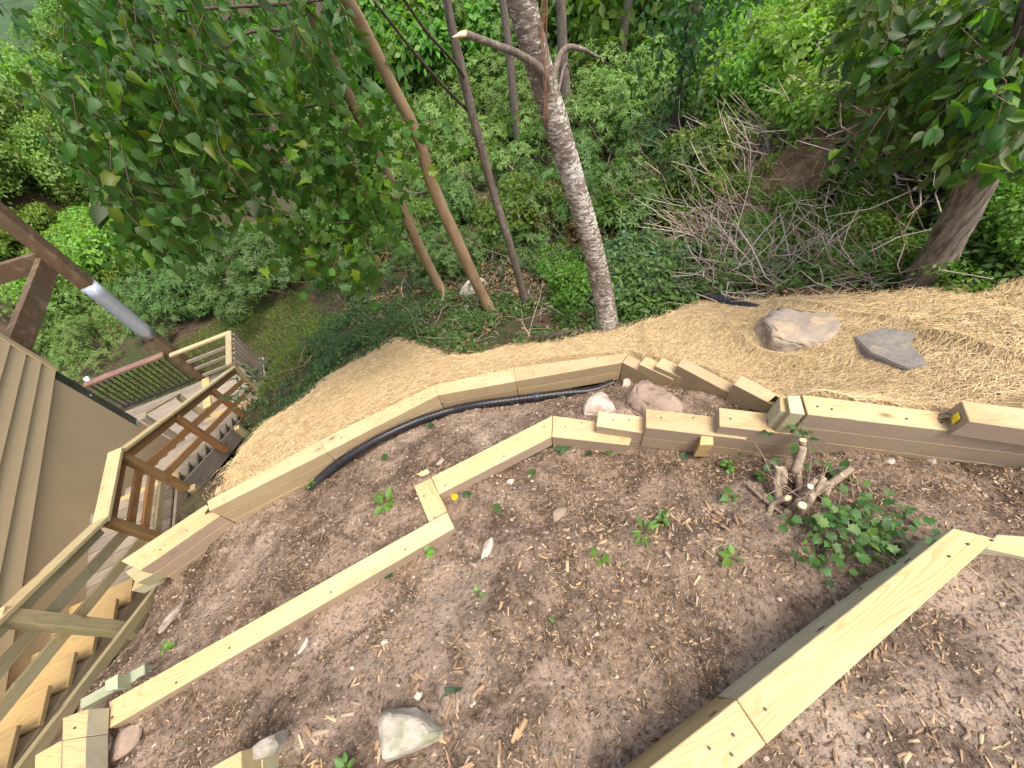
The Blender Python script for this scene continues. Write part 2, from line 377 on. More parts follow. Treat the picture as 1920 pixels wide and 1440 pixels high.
def rock_mesh(name, dims, seed, mat, cuts=9, rough=.06, sub=3):
    g = np.random.default_rng(seed); bm = bmesh.new(); bmesh.ops.create_icosphere(bm, subdivisions=sub, radius=1)
    pl = [(lambda v: v / np.linalg.norm(v))(g.normal(size=3)) for _ in range(cuts)]; dd = g.uniform(.5, .85, cuts)
    for v in bm.verts:
        p = np.array(v.co)
        for a, d_ in zip(pl, dd):
            e = p @ a - d_
            if e > 0: p = p - a * e * .96
        v3 = lambda f: float((vnoise(np.array([p[0] * f + seed]), np.array([p[1] * f]))[0] + vnoise(np.array([p[1] * f + 7 + seed]), np.array([p[2] * f]))[0] + vnoise(np.array([p[2] * f + 3]), np.array([p[0] * f + seed]))[0]))
        p = p * (1 + rough * (v3(2.1) + .55 * v3(5.3) + .3 * v3(12)))
        v.co = p * np.array(dims) / 2
    for f in bm.faces: f.smooth = False
    m = bpy.data.meshes.new(name); bm.to_mesh(m); bm.free(); m.materials.append(mat); return m

# leaf templates: unit length along +Y, +Z normal
def tmpl_ovate(wd=.30, fold=.10, droop=.10):
    ys = [0, .18, .5, .8, 1]; ws = [0, .75, 1, .55, 0]; V = [(0, 0, 0)]
    for y, q in zip(ys[1:4], ws[1:4]): V += [(-wd * q, y, fold * q - droop * y * y), (0, y, -droop * y * y), (wd * q, y, fold * q - droop * y * y)]
    V.append((0, 1, -droop)); F = [(0, 2, 1), (0, 3, 2)]
    for k in (0, 3): F += [(1 + k, 2 + k, 5 + k), (1 + k, 5 + k, 4 + k), (2 + k, 3 + k, 6 + k), (2 + k, 6 + k, 5 + k)]
    F += [(7, 8, 10), (8, 9, 10)]; return np.array(V, float), np.array(F)
def tmpl_narrow(wd=.13, droop=.18):
    V = [(0, 0, 0), (-wd, .5, .02 - droop * .25), (0, .5, -droop * .25 - .03), (wd, .5, .02 - droop * .25), (0, 1, -droop)]
    return np.array(V, float), np.array([(0, 2, 1), (0, 3, 2), (1, 2, 4), (2, 3, 4)])
def tmpl_lobed(droop=.15):
    out = [(0, 0), (.16, .02), (.44, .02), (.34, .20), (.56, .46), (.36, .50), (.30, .70), (.14, .72), (0, 1.0)]
    out = out + [(-x, y) for x, y in out[-2:0:-1]]
    f = lambda x, y: (x, y, .22 * abs(x) - droop * y * y + .05 * math.sin(6 * x + 4 * y))
    V = [f(0, .36)] + [f(*p) for p in out]; n_ = len(out)
    return np.array(V, float), np.array([(0, 1 + (k + 1) % n_, 1 + k) for k in range(n_)])
T_OV, T_NA, T_LO = tmpl_ovate(), tmpl_narrow(), tmpl_lobed()
def tmpl_cordate():
    ys = [0, .12, .40, .72, 1]; ws = [0, .85, 1, .48, 0]; T = tmpl_ovate(.37, .10, .16); V = T[0].copy()
    for i, (y, q) in enumerate(zip(ys[1:4], ws[1:4])):
        for k, sx in ((0, -1), (1, 0), (2, 1)): V[1 + 3 * i + k] = (sx * .37 * q, y - (.04 if sx else 0), (.10 * q if sx else 0) - .2 * y * y)
    V[-1] = (0.03, 1, -.24); return V, T[1]
T_OV2 = tmpl_cordate()
def nrm(a): return a / (np.linalg.norm(a, axis=-1, keepdims=True) + 1e-9)
def leaves_arrays(T, P, Y, Z, S, C):
    """P positions, Y leaf directions, Z approximate normals, S lengths, C colours"""
    Y = nrm(Y); X = nrm(np.cross(Y, Z)); Zn = np.cross(X, Y)
    TV, TF = T; n_ = len(P)
    V = P[:, None, :] + S[:, None, None] * (TV[None, :, 0, None] * X[:, None] + TV[None, :, 1, None] * Y[:, None] + TV[None, :, 2, None] * Zn[:, None])
    F = TF[None] + (np.arange(n_) * len(TV))[:, None, None]
    return V.reshape(-1, 3), F.reshape(-1, 3), np.repeat(C, len(TV), axis=0)
def green(n_, base, var=.3, yel=.25):
    b = np.array(base)[None] * (1 + var * (rng.random((n_, 1)) - .5) * 2)
    k = rng.random((n_, 1)) ** 3 * yel; return b * (1 - k) + np.array([[base[1] * 1.05, base[1] * 1.45, base[2]]]) * k
def rdir(n_): return nrm(rng.normal(size=(n_, 3)))

# ------------------------------------------------------------------ terrain
class TPS:
    def __init__(s, P, lam=1e-3):
        P = np.asarray(P, float); s.c = P[:, :2]; n_ = len(P)
        K = s.k(s.c, s.c) + lam * np.eye(n_); Q = np.hstack([np.ones((n_, 1)), s.c])
        A = np.block([[K, Q], [Q.T, np.zeros((3, 3))]]); s.w = np.linalg.solve(A, np.concatenate([P[:, 2], np.zeros(3)]))
    def k(s, a, b):
        r2 = ((a[:, None] - b[None]) ** 2).sum(-1) + 1e-12; return .5 * r2 * np.log(r2)
    def __call__(s, x, y):
        x = np.asarray(x, float); sh = x.shape; q = np.stack([x.ravel(), np.asarray(y, float).ravel()], 1); o = []
        for i in range(0, len(q), 20000):
            b = q[i:i + 20000]; o.append(s.k(b, s.c) @ s.w[:-3] + s.w[-3] + b @ s.w[-2:])
        return np.concatenate(o).reshape(sh)
def pip(x, y, poly):
    ins = np.zeros(np.shape(x), bool); n_ = len(poly); j = n_ - 1
    for i in range(n_):
        xi, yi = poly[i][:2]; xj, yj = poly[j][:2]
        ins ^= ((yi > y) != (yj > y)) & (x < (xj - xi) * (y - yi) / (yj - yi + 1e-12) + xi); j = i
    return ins
soil_pts = [at(*p) for p in [(1070, 1268, 2.3), (1200, 1435, 2.3), (1280, 1345, 2.3), (1500, 1180, 2.3), (1740, 1008, 2.26), (205, 1378, 2.80), (540, 1185, 2.78), (760, 1060, 2.78), (855, 1003, 2.78),
    (858, 960, 2.80), (950, 885, 2.81), (1040, 845, 2.81), (1120, 860, 2.80), (1220, 860, 2.76), (1320, 860, 2.70), (1480, 868, 2.60), (1600, 852, 2.48), (1900, 852, 2.42), (1900, 950, 2.3), (2050, 900, 2.25),
    (1450, 960, 2.42), (1250, 1000, 2.5), (1000, 1050, 2.52), (800, 1200, 2.5), (600, 1340, 2.5), (400, 1430, 2.6), (640, 1440, 2.38), (900, 1380, 2.3), (1480, 920, 2.5), (300, 1420, 2.72), (1300, 1200, 2.33), (1070, 1600, 2.2),
    (204, 1310, 2.74), (500, 1145, 2.74), (800, 970, 2.78), (780, 900, 2.84), (700, 905, 2.98), (1000, 800, 2.92), (1080, 770, 2.9), (1200, 760, 2.86), (1310, 755, 2.85), (560, 1040, 2.98), (400, 1130, 3.1), (300, 1230, 3.05),
    (250, 1100, 3.62), (330, 1060, 3.58), (450, 985, 3.40), (540, 945, 3.34), (610, 905, 3.30), (660, 872, 3.25), (720, 838, 3.21), (780, 806, 3.22), (830, 784, 3.23), (870, 774, 3.20), (905, 768, 3.21), (950, 762, 3.26), (1000, 756, 3.30), (1100, 742, 3.32), (1150, 724, 3.30), (1300, 740, 2.98), (1420, 765, 2.86),
    (270, 1150, 3.80), (220, 1215, 3.60), (150, 1310, 3.34), (110, 1400, 3.14)]]
hill_pts = [at(*p) for p in [(330, 975, 3.40), (395, 930, 3.13), (500, 878, 3.125), (600, 820, 3.125), (710, 763, 3.125), (815, 716, 3.125), (1000, 676, 3.12), (1160, 656, 3.12), (1205, 668, 3.05), (1270, 676, 2.95), (1320, 690, 2.88), (1370, 715, 2.84), (1450, 748, 2.71),
    (1520, 735, 2.20), (1780, 766, 2.17), (1910, 752, 2.07), (2050, 762, 2.0), (1900, 545, 2.35), (1700, 548, 2.6), (1500, 562, 2.85), (1320, 577, 3.08), (1140, 612, 3.33), (1000, 650, 3.47), (880, 670, 3.62), (740, 645, 3.95),
    (640, 700, 4.0), (520, 780, 4.02), (440, 850, 4.0), (425, 900, 3.8), (1480, 620, 2.70), (1660, 650, 2.45), (1250, 620, 3.1), (1800, 640, 2.25),
    (395, 905, 4.85), (335, 960, 5.0), (250, 1010, 5.0), (455, 800, 5.5), (490, 745, 5.9), (520, 650, 6.4), (400, 600, 6.9), (280, 690, 6.75), (160, 740, 6.7), (600, 620, 5.2), (690, 570, 5.0), (832, 552, 4.25),
    (920, 577, 3.95), (985, 566, 3.85), (760, 600, 4.3), (600, 500, 5.7), (800, 420, 4.9), (1000, 430, 4.3), (1200, 430, 3.7), (1400, 440, 3.1), (1600, 430, 2.85), (1860, 450, 2.45), (2050, 480, 2.1),
    (500, 430, 6.2), (300, 480, 7.6), (100, 480, 8.6), (0, 400, 9.5), (1000, 280, 4.8), (1300, 280, 3.4), (1560, 300, 2.5), (1800, 270, 2.1)]]
hill_pts += [st(s_, n_, 4.45 + .596 * (s_ - 4) + .45) for s_ in (4.3, 5.0, 5.7, 6.4, 7.1) for n_ in (-3.5, -4.5)]
hill_pts += [st(s_, n_, D_) for s_ in (-1.5, -.5, .4, 1.2, 1.9, 2.5, 3.1, 3.8) for n_, D_ in ((-3.62, 5.5), (-4.6, 5.9))]
hill_pts += [np.array(p, float) for p in [(-30, 30, -13), (-45, 60, -14), (-15, 45, -6), (0, 40, 0), (15, 35, 4), (30, 30, 7), (45, 15, 8), (0, 75, 6), (-60, 20, -16), (60, 60, 18), (-70, 75, -10), (20, 75, 14), (-16, 16, -8), (4, 18, -1.6), (12, 16, .6), (18, 8, 1.8), (-6, 17, -4.2), (-1, 28, 1.2), (8, 28, 3.5)]]
soilZ, hillZ = TPS(soil_pts, 2e-3), TPS(hill_pts, 2e-3)
def soil_h(x, y): return soilZ(x, y) + .06 * fbm(x, y, 1.7, 3) + .045 * fbm(x, y, 5, 3, .6) + .028 * np.abs(fbm(x, y, 13, 3, .6)) + .012 * fbm(x, y, 24, 2, .6)
def hill_h(x, y):
    r = np.hypot(x, y); return hillZ(x, y) + .03 * fbm(x, y, 1.5, 3) + .25 * np.clip((r - 7) / 12, 0, 1) * fbm(x, y, .35, 3)
def hit(px, py, fn, dmin=.8, dmax=14.):
    """where a sight line meets a terrain function"""
    D = np.linspace(dmin, dmax, 1200); r = ray(px, py); P = CAM + r[None] * (D / -r[2])[:, None]
    ok = np.hypot(P[:, 0], P[:, 1]) < 90; f = P[:, 2] - fn(P[:, 0], P[:, 1])
    i = np.where((f <= 0) & ok)[0]
    return P[i[0]] if len(i) else P[np.where(ok)[0][-1]]

def sheet(name, xs, ys, fn, keep, mat, dz=0, smooth=True):
    X, Y = np.meshgrid(xs, ys, indexing='ij'); Z = fn(X, Y) + dz; nx, ny = X.shape
    idx = np.arange(nx * ny).reshape(nx, ny); cx = (X[:-1, :-1] + X[1:, 1:]) / 2; cy = (Y[:-1, :-1] + Y[1:, 1:]) / 2
    k = keep(cx, cy); F = np.stack([idx[:-1, :-1], idx[1:, :-1], idx[1:, 1:], idx[:-1, 1:]], -1)[k]
    used, inv = np.unique(F.ravel(), return_inverse=True); V = np.stack([X.ravel(), Y.ravel(), Z.ravel()], 1)[used]
    return obj(name, np_mesh(name, V, inv.reshape(F.shape), mat, smooth=smooth))
xy = lambda *a: at(*a)[:2]
# the line of the lower wall, its middle running inside the timbers; soil lies up-slope of it, hillside and straw down-slope
wall_line = [st(2.15, -3.32, 0)[:2], xy(236, 1066, 3.3), xy(403, 955, 3.17), xy(600, 842, 3.1), xy(818, 733, 3.05), xy(1165, 671, 3.05), xy(1275, 680, 2.85), xy(1372, 729, 2.75), xy(1470, 763, 2.6), xy(1510, 757, 2.16), xy(1795, 786, 2.08), xy(1960, 806, 2.0), xy(2400, 850, 1.9)]
left_line = [st(2.05, -3.32, 0)[:2], st(.2, -3.32, 0)[:2], st(-2.2, -3.32, 0)[:2]]
A_mid = [xy(1100, 1573, 2.02), xy(1410, 1353, 2.02), xy(1828, 1001, 2.02), xy(1960, 1035, 2.0), xy(2500, 1100, 2.0)]
soil_poly = wall_line + [np.array((6, 1.2)), A_mid[4], A_mid[3], A_mid[2], A_mid[1], A_mid[0], np.array((-.6, -1.6)), np.array((-3, -2.2))] + left_line[::-1]
sheet('soil', np.arange(-5, 4.2, .022), np.arange(-1.7, 4.4, .022), soil_h, lambda x, y: pip(x, y, soil_poly), M_SOIL)['kind'] = 'structure'
up_pts = [at(*p) for p in [(1420, 1400, 2.12), (1850, 1025, 2.1), (1700, 1300, 2.08), (1900, 1150, 2.06), (1500, 1440, 2.1), (1920, 1440, 2.0), (1300, 1650, 2.1), (2300, 1300, 1.9)]]
upZ = TPS(up_pts, 1e-3)
def up_h(x, y): return upZ(x, y) + .03 * fbm(x, y, 3, 3) + .03 * fbm(x, y, 9, 3, .6)
up_poly = A_mid + [np.array((6, -3.)), np.array((-.5, -3.))]
uo = sheet('upper_soil', np.arange(-.6, 4.2, .022), np.arange(-2.2, 1.7, .022), up_h, lambda x, y: pip(x, y, up_poly), M_SOIL); uo['kind'] = 'structure'
far_line = [st(2.15, -3.32, 0)[:2], xy(222, 1050, 3.19), xy(386, 945, 3.19), xy(389, 939, 3.05), xy(597, 825, 3.05), xy(814, 720.5, 3.05), xy(963, 687.5, 3.05), xy(1177, 660, 3.05), xy(1226, 685, 3.0), xy(1275, 695, 2.93), xy(1310, 700, 2.88), xy(1412, 738, 2.78), xy(1484, 758, 2.66), xy(1504, 739, 2.14), xy(1803, 772, 2.12), xy(1803, 750, 2.0), xy(2400, 815, 1.95)]
near_cut = far_line + soil_poly[len(wall_line):]
def hill_keep(x, y): return ~pip(x, y, soil_poly) & ~pip(x, y, up_poly) & ((y > -.5) | (x < -3)) & ~((x > 1.2) & (y < 1.0))
FD = [3.6, 3.19, 3.19, 3.05, 3.05, 3.05, 3.05, 3.05, 3.04, 2.95, 2.89, 2.78, 2.68, 2.14, 2.12, 2.02, 1.95]
def wall_dist(x, y):
    d_ = np.full(np.shape(x), 9.); top = np.full(np.shape(x), 9.)
    for a, b, Da, Db in zip(far_line[1:-1], far_line[2:], FD[1:-1], FD[2:]):
        e = b - a; t_ = np.clip(((x - a[0]) * e[0] + (y - a[1]) * e[1]) / (e @ e), 0, 1); q = np.hypot(x - a[0] - t_ * e[0], y - a[1] - t_ * e[1])
        top = np.where(q < d_, H - Da - (Db - Da) * t_, top); d_ = np.minimum(d_, q)
    return d_, top
def hill_s(x, y):          # the slope never stands higher than the timbers that hold it
    z = hill_h(x, y); k = np.hypot(x, y) < 6; d_, top = wall_dist(x, y); d_ = np.where(pip(x, y, near_cut), 0., d_)
    return np.where(k & (d_ < .16), np.minimum(z, top - .05 + 1.6 * d_), z)
ax = np.concatenate([np.arange(-90, -12, 3.), np.arange(-12, -6, .35), np.arange(-6, 6.5, .07), np.arange(6.5, 14, .35), np.arange(14, 91, 3.)])
ay = np.concatenate([np.arange(-6, 0, .5), np.arange(0, 7.5, .07), np.arange(7.5, 14, .35), np.arange(14, 95, 3.)])
sheet('hillside_ground', ax, ay, lambda x, y: hill_s(x, y), hill_keep, M_FOREST)['kind'] = 'structure'
# a far wooded ridge seen past the house
th = np.linspace(math.radians(-75), math.radians(-5), 40); rr = np.linspace(110, 420, 14)
TH, RR = np.meshgrid(th, rr, indexing='ij'); ZZ = -40 + 62 * np.clip((RR - 110) / 260, 0, 1) ** .8 + 14 * fbm(TH * 5, RR * .01, 1, 3)
idx = np.arange(TH.size).reshape(TH.shape); FFq = np.stack([idx[:-1, :-1], idx[1:, :-1], idx[1:, 1:], idx[:-1, 1:]], -1).reshape(-1, 4)
M_RIDGE = simple('far_woods', (.05, .085, .04), .95, .05, var=.4, scale=.12, bump=1, bscale=.3)
o = obj('distant_ridge', np_mesh('distant_ridge', np.stack([RR * np.sin(TH), RR * np.cos(TH), ZZ], -1).reshape(-1, 3), FFq, M_RIDGE, smooth=True)); o['kind'] = 'structure'

# ------------------------------------------------------------------ retaining walls
def px4(near, far, D):      # near-left, near-right, far-right, far-left of a timber top
    return [at(*near[0], D), at(*near[1], D), at(*far[1], D), at(*far[0], D)]
def wall(name, label): return tag(empty(name), label, 'retaining wall', 'timber retaining walls stepping down the slope')
def screws(parent, pts, D):
    for p in pts:
        q = at(*p, D); bm = bmesh.new(); bmesh.ops.create_cone(bm, cap_ends=True, segments=8, radius1=.0055, radius2=.0055, depth=.004)
        m = bpy.data.meshes.new('screw_head'); bm.to_mesh(m); bm.free(); m.materials.append(M_SCREW)
        o = obj('screw_head', m); o.location = q + np.array([0, 0, .001]); parent_keep(o, parent)
# lower wall
C = wall('retaining_wall', 'lowest pale timber retaining wall bent in the middle with straw mat on its far side')
def tim(par, near, far, D, mat=M_TIMBER, h=.139, courses=1, along=None):
    q = px4(near, far, D); first = None
    for k in range(courses):
        g = [p - np.array([0, 0, .141 * k]) for p in q]
        if k:  # lower courses set back a few millimetres
            c = sum(g) / 4; g = [p + (c - p) * .006 for p in g]
        o = prism('timber', g, h, mat, par, along=along); first = first or o
    return first
c1 = tim(C, [(392, 958), (611, 848.5)], [(388, 940), (598.5, 825.5)], 3.05, M_TIMBER_C, courses=3)
c2 = tim(C, [(611.3, 848.3), (820.5, 741)], [(599, 825.3), (814, 721.5)], 3.05, M_TIMBER_C, courses=2)
c3 = tim(C, [(820.8, 741), (966.5, 714.8)], [(814.3, 721.4), (962.5, 688.8)], 3.05, M_TIMBER_C, courses=2)
c4 = tim(C, [(966.8, 714.7), (1166, 680)], [(962.8, 688.7), (1177, 661)], 3.05, M_TIMBER_C, courses=2)
c5 = tim(C, [(262, 1070), (412, 967)], [(226, 1052), (386, 946)], 3.19, M_TIMBER_MUD, courses=3)
c6 = tim(C, [(256, 1093), (290, 1075)], [(234, 1072), (262, 1056)], 3.33, M_TIMBER_GREEN)
cs = [([(1167, 680), (1215, 703)], [(1178, 665), (1228, 687)], 3.05), ([(1199, 683), (1262, 712)], [(1211, 668), (1275, 697)], 2.96), ([(1228, 686), (1300, 718)], [(1242, 670), (1312, 702)], 2.90),
      ([(1270, 685), (1400, 754)], [(1281, 670), (1412, 740)], 2.78), ([(1376, 721), (1520, 796)], [(1390, 703), (1530, 778)], 2.64)]
for k, (a, b, D) in enumerate(cs): tim(C, a, b, D, M_TIMBER_C, courses=2)
for D, pts in ((3.045, [(640, 820), (790, 748), (960, 703), (1000, 699), (1030, 690), (1120, 672), (870, 718)]), (3.185, [(300, 1030), (350, 995)]), (3.045, [(420, 936)])): screws(c2 if D < 3.1 else c5, pts, D)
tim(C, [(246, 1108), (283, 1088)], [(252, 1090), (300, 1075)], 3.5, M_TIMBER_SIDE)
# middle wall
B = wall('retaining_wall', 'middle timber retaining wall with a right-angle jog and stepped top courses')
b1 = tim(B, [(202, 1367), (852, 990)], [(204, 1316), (838, 960)], 2.66, M_TIMBER_MUD)
prism('timber', px4([(202, 1366), (846, 990)], [(206, 1318), (836, 963)], 2.80), .1, M_TIMBER_MUD, B)
b2 = prism('timber', [at(*p, 2.658) for p in [(804, 978), (776, 911), (808, 896), (838, 958)]], .139, M_TIMBER, B)
prism('timber', [at(*p, 2.80) for p in [(846, 984), (772, 893), (801, 878), (856, 952)]], .12, M_TIMBER_MUD, B)
b3 = tim(B, [(823, 927), (1034, 819)], [(809, 894), (1036, 779)], 2.655, M_TIMBER_MUD)
prism('timber', [at(*p, 2.79) for p in [(833, 948), (856, 937), (848, 926), (826, 935)]], .12, M_TIMBER_MUD, B)
bs = [([(1035, 819), (1180, 835)], [(1037, 779), (1190, 800)], 2.65, 2), ([(1118, 799), (1300, 826)], [(1122, 771), (1300, 792)], 2.55, 2), ([(1211, 802), (1400, 824)], [(1211, 766), (1400, 788)], 2.45, 2),
      ([(1349, 799), (1560, 823)], [(1348, 764), (1560, 789)], 2.35, 3)]
for a, b, D, n_ in bs: tim(B, a, b, D, M_TIMBER_MUD, courses=n_)
b8 = tim(B, [(1515, 777), (2150, 851)], [(1504, 740), (2150, 820)], 2.12, M_TIMBER_MUD, courses=3)
b9 = tim(B, [(1818, 790), (2200, 845)], [(1803, 751), (2200, 800)], 1.99, M_TIMBER_MUD)
tim(B, [(1482, 774), (1510, 777)], [(1476, 742), (1500, 741)], 2.125, M_TIMBER_GREEN, courses=3)
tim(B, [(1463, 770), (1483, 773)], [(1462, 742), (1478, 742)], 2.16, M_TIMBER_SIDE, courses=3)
dm = prism('timber', [at(*p, 2.47) for p in [(1312, 834), (1338, 834), (1337, 812), (1315, 812)]], .18, M_TREAD, B)
prism('tag', [at(*p, 1.99) + np.array([-.004, 0, -.035]) for p in [(1811, 779), (1812, 779), (1808, 766), (1807, 766)]], .05, M_YELLOW, b9, bevel=0)
for D, pts in ((2.654, [(210, 1345), (330, 1280), (430, 1215), (620, 1110), (760, 1030), (795, 930), (815, 970)]), (2.65, [(835, 910), (945, 855), (1020, 800), (1060, 800), (1090, 792)]), (2.545, [(1150, 788), (1180, 787)]), (2.445, [(1240, 783), (1300, 783)]), (2.345, [(1370, 785), (1440, 790)]), (2.115, [(1533, 762), (1560, 767), (1700, 785), (1765, 792)])):
    screws(b1, pts, D)
# upper wall right below the camera
A_ = wall('retaining_wall', 'nearest pale yellow timber wall crossing the lower right corner')
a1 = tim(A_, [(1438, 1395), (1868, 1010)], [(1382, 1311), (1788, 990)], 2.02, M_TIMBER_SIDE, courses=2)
a2 = tim(A_, [(1050, 1708), (1436.5, 1396.5)], [(1000, 1610), (1380.5, 1312)], 2.02, M_TIMBER, courses=2)
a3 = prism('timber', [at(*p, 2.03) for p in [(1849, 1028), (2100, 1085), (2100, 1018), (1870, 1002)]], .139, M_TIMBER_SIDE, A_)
screws(a1, [(1375 + 60, 1330), (1860, 1013), (1815, 1020), (1780, 1043)], 2.016); screws(a2, [(1375, 1378), (1372, 1415), (1330, 1403)], 2.016)

fa = at(1382, 1311, 2.02); fb = at(1788, 990, 2.02); fe = (fb - fa) / np.linalg.norm(fb - fa); fn_ = np.array([-fe[1], fe[0], 0.])
for (px, py), host in (((1345, 1341), a2), ((1552, 1177), a1), ((1718, 1046), a1)):
    c_ = at(px, py, 2.02) - np.array([0, 0, .055]); V_ = [c_ + fn_ * .0015 + fe * math.cos(t_) * .024 + np.array([0, 0, 1.]) * math.sin(t_) * .013 for t_ in np.linspace(0, 2 * math.pi, 14, endpoint=False)]
    bm = bmesh.new(); bm.faces.new([bm.verts.new(q) for q in V_]); m = bpy.data.meshes.new('knot'); bm.to_mesh(m); bm.free(); m.materials.append(M_KNOT); obj('knot', m, host)
# stub returns by the stairs
S_ = wall('retaining_wall', 'short stepped green timber stub between the middle wall and the stair skirt board')
tim(S_, [(150, 1330), (271, 1267)], [(150, 1311), (270, 1245)], 2.74, M_MINT)
prism('timber', [at(*p, 2.65) for p in [(197, 1297), (220, 1292), (220, 1263), (196, 1277)]], .16, M_MINT, S_)
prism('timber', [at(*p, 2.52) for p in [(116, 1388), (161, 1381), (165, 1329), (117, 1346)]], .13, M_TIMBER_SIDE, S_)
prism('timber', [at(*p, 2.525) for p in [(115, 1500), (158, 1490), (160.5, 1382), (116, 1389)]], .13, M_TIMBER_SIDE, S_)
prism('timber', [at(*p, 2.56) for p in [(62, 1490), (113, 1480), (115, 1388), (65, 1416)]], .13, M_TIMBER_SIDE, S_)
screws(S_, [(140, 1365)], 2.515)
# timber end at the lower left edge of the picture
E_ = wall('retaining_wall', 'stub end of a two-course timber wall with a yellow tag beside the upright grey stone')
tim(E_, [(452, 1520), (453, 1440)], [(300, 1540), (392, 1440)], 2.2, M_TIMBER, h=.139) if False else None
q = [at(*p, 2.2) for p in [(452.5, 1500), (452, 1407), (392, 1441), (330, 1500)]]
e1 = prism('timber', q, .139, M_TIMBER, E_, along=q[3] - q[1]); e2 = prism('timber', [p - np.array([-.004, 0, .141]) for p in q], .139, M_TIMBER_GREEN, E_, along=q[3] - q[1])
p_ = at(500, 1424, 2.40); board('tag', p_ + np.array([.012, .012, 0]), p_ + np.array([.012, -.03, 0]), .004, .06, M_YELLOW, e2, bevel=0)
# ------------------------------------------------------------------ drain pipes
def corrugated(name, pts, rad, label):
    P = smooth_path(pts, 60); seg = np.linalg.norm(np.diff(P, axis=0), axis=1); Ls = np.concatenate([[0], np.cumsum(seg)])
    n_ = int(Ls[-1] / .0068); t_ = np.linspace(0, Ls[-1], n_); Q = np.stack([np.interp(t_, Ls, P[:, k]) for k in range(3)], 1)
    V, F = tube_arrays(Q, rad * (1 + .11 * np.where((np.arange(n_) % 4) < 2, 1, -1)), 14)
    o = obj(name, np_mesh(name, V, F, M_PIPE)); o.data.polygons.foreach_set('use_smooth', np.zeros(len(F), bool)); tag(o, label, 'drain pipe', 'black corrugated drain pipes'); return o
PP = np.array([at(*q) for q in [(578, 918, 3.35), (610, 886, 3.235), (650, 855, 3.16), (710, 820, 3.125), (770, 792, 3.15), (815, 776, 3.20), (850, 766, 3.225), (900, 756, 3.21), (960, 748, 3.235), (1005, 742, 3.245), (1060, 735, 3.265), (1110, 730, 3.29), (1150, 716, 3.26)]])
dp = corrugated('drain_pipe', PP - np.array([0, 0, .022]), .043, 'long black corrugated drain pipe lying along the lowest timber wall')
cq = PP[9]; cd = nrm(PP[10] - PP[8]); tube('coupling', [cq - cd * .03 - np.array([0, 0, .022]), cq + cd * .03 - np.array([0, 0, .022])], .0465, M_BLUE, dp, 16, 0, 2)
corrugated('drain_pipe', [hit(1305, 560, hill_h) + np.array([0, 0, .05]), hit(1330, 566, hill_h) + np.array([0, 0, .055]), hit(1350, 572, hill_h) + np.array([0, 0, .05]), hit(1420, 582, hill_h) + np.array([0, 0, .0])], .055, 'short black pipe outlet poking out of the far straw edge')

# ------------------------------------------------------------------ stairs, landing, deck
STR = tag(empty('wooden_stairs', st(3.0, -4.1, 4.2)), 'wooden stairs with landing and handrails descending beside the tan house wall', 'stairs')
for k in range(10):                       # upper flight
    s0, D = 2.52 - .251 * k, 3.99 - .149 * k
    board('tread', st(s0 + .125, -4.62, D + .02), st(s0 + .125, -3.71, D + .02), .262, .038, M_TREAD, STR)
for k in range(9):                        # landing boards
    s0 = 2.80 + .145 * k; board('landing_plank', st(s0, -4.80, 4.17), st(s0, -3.52, 4.17), .138, .036, M_OLD, STR)
board('rim_joist', st(2.75, -3.505, 4.28), st(4.0, -3.505, 4.28), .035, .17, M_OLD, STR)
board('landing_edge_board', st(2.75, -4.7, 4.10), st(4.02, -4.82, 4.10), .09, .035, M_RAIL, STR)
for k in range(12):                       # lower flight
    s0, D = 3.98 + .255 * k, 4.30 + .152 * k
    mt = M_TREAD if k in (0, 10, 11) else M_OLD
    board('tread', st(s0 + .13, -4.42, D + .02), st(s0 + .13, -3.575, D + .02), .268, .038, mt, STR)
    board('riser', st(s0 + .005, -4.41, D - .076), st(s0 + .005, -3.60, D - .076), .02, .112, M_OLD, STR)
board('stringer', st(3.9, -3.555, 4.40), st(7.15, -3.555, 6.36), .036, .27, M_OLD, STR)
board('stringer', st(3.9, -4.44, 4.40), st(7.15, -4.44, 6.36), .036, .27, M_OLD, STR)
board('stringer', st(.1, -4.64, 2.75), st(2.75, -4.64, 4.30), .036, .2, M_TREAD, STR)
def post_(s, n, Dt, Db, mat=M_BEAM, w_=.085, nm='post'): return board(nm, st(s, n, Db), st(s, n, Dt), w_, w_, mat, STR, up=(SU[0], SU[1], 0))
M_POSTW = wood_mat('brown_stained_post', (.36, .22, .09), (.25, .14, .055), (.2, .15, .07), .5, band=10)
post_(3.08, -3.455, 3.345, 4.3, M_POSTW); post_(3.90, -3.455, 3.345, 4.3, M_POSTW)
post_(2.085, -3.455, 2.70, 4.0, M_BOARD, .1); post_(4.98, -3.455, 4.02, 5.05, M_RUST); post_(6.1, -3.455, 4.68, 5.62, M_RUST)
post_(3.88, -3.40, 4.3, 5.2, M_RAIL, .09); post_(5.6, -3.42, 5.25, 6.1, M_RAIL, .09)
board('brace', st(3.45, -3.2, 4.42), st(3.05, -3.75, 5.0), .04, .09, M_OLD, STR)
slope_u = .576; slope_d = .5816
def urail(nm, dD, w_, t_, mat, s0=.3, s1=3.10, n=-3.46):
    return board(nm, st(s0, n, 3.31 - slope_u * (3.08 - s0) + dD), st(s1, n, 3.31 - slope_u * (3.08 - s1) + dD), w_, t_, mat, STR)
urail('handrail_cap', 0, .145, .036, M_RAIL, s1=3.06); urail('handrail_board', .085, .03, .088, M_TIMBER_GREEN, s1=3.0, n=-3.50)
urail('rail', .31, .036, .09, M_TIMBER_GREEN, n=-3.515, s1=3.14); urail('rail', .53, .036, .09, M_RAIL, n=-3.515, s1=3.14)
board('handrail_cap', st(3.03, -3.46, 3.305), st(3.95, -3.46, 3.305), .145, .036, M_RAIL, STR)
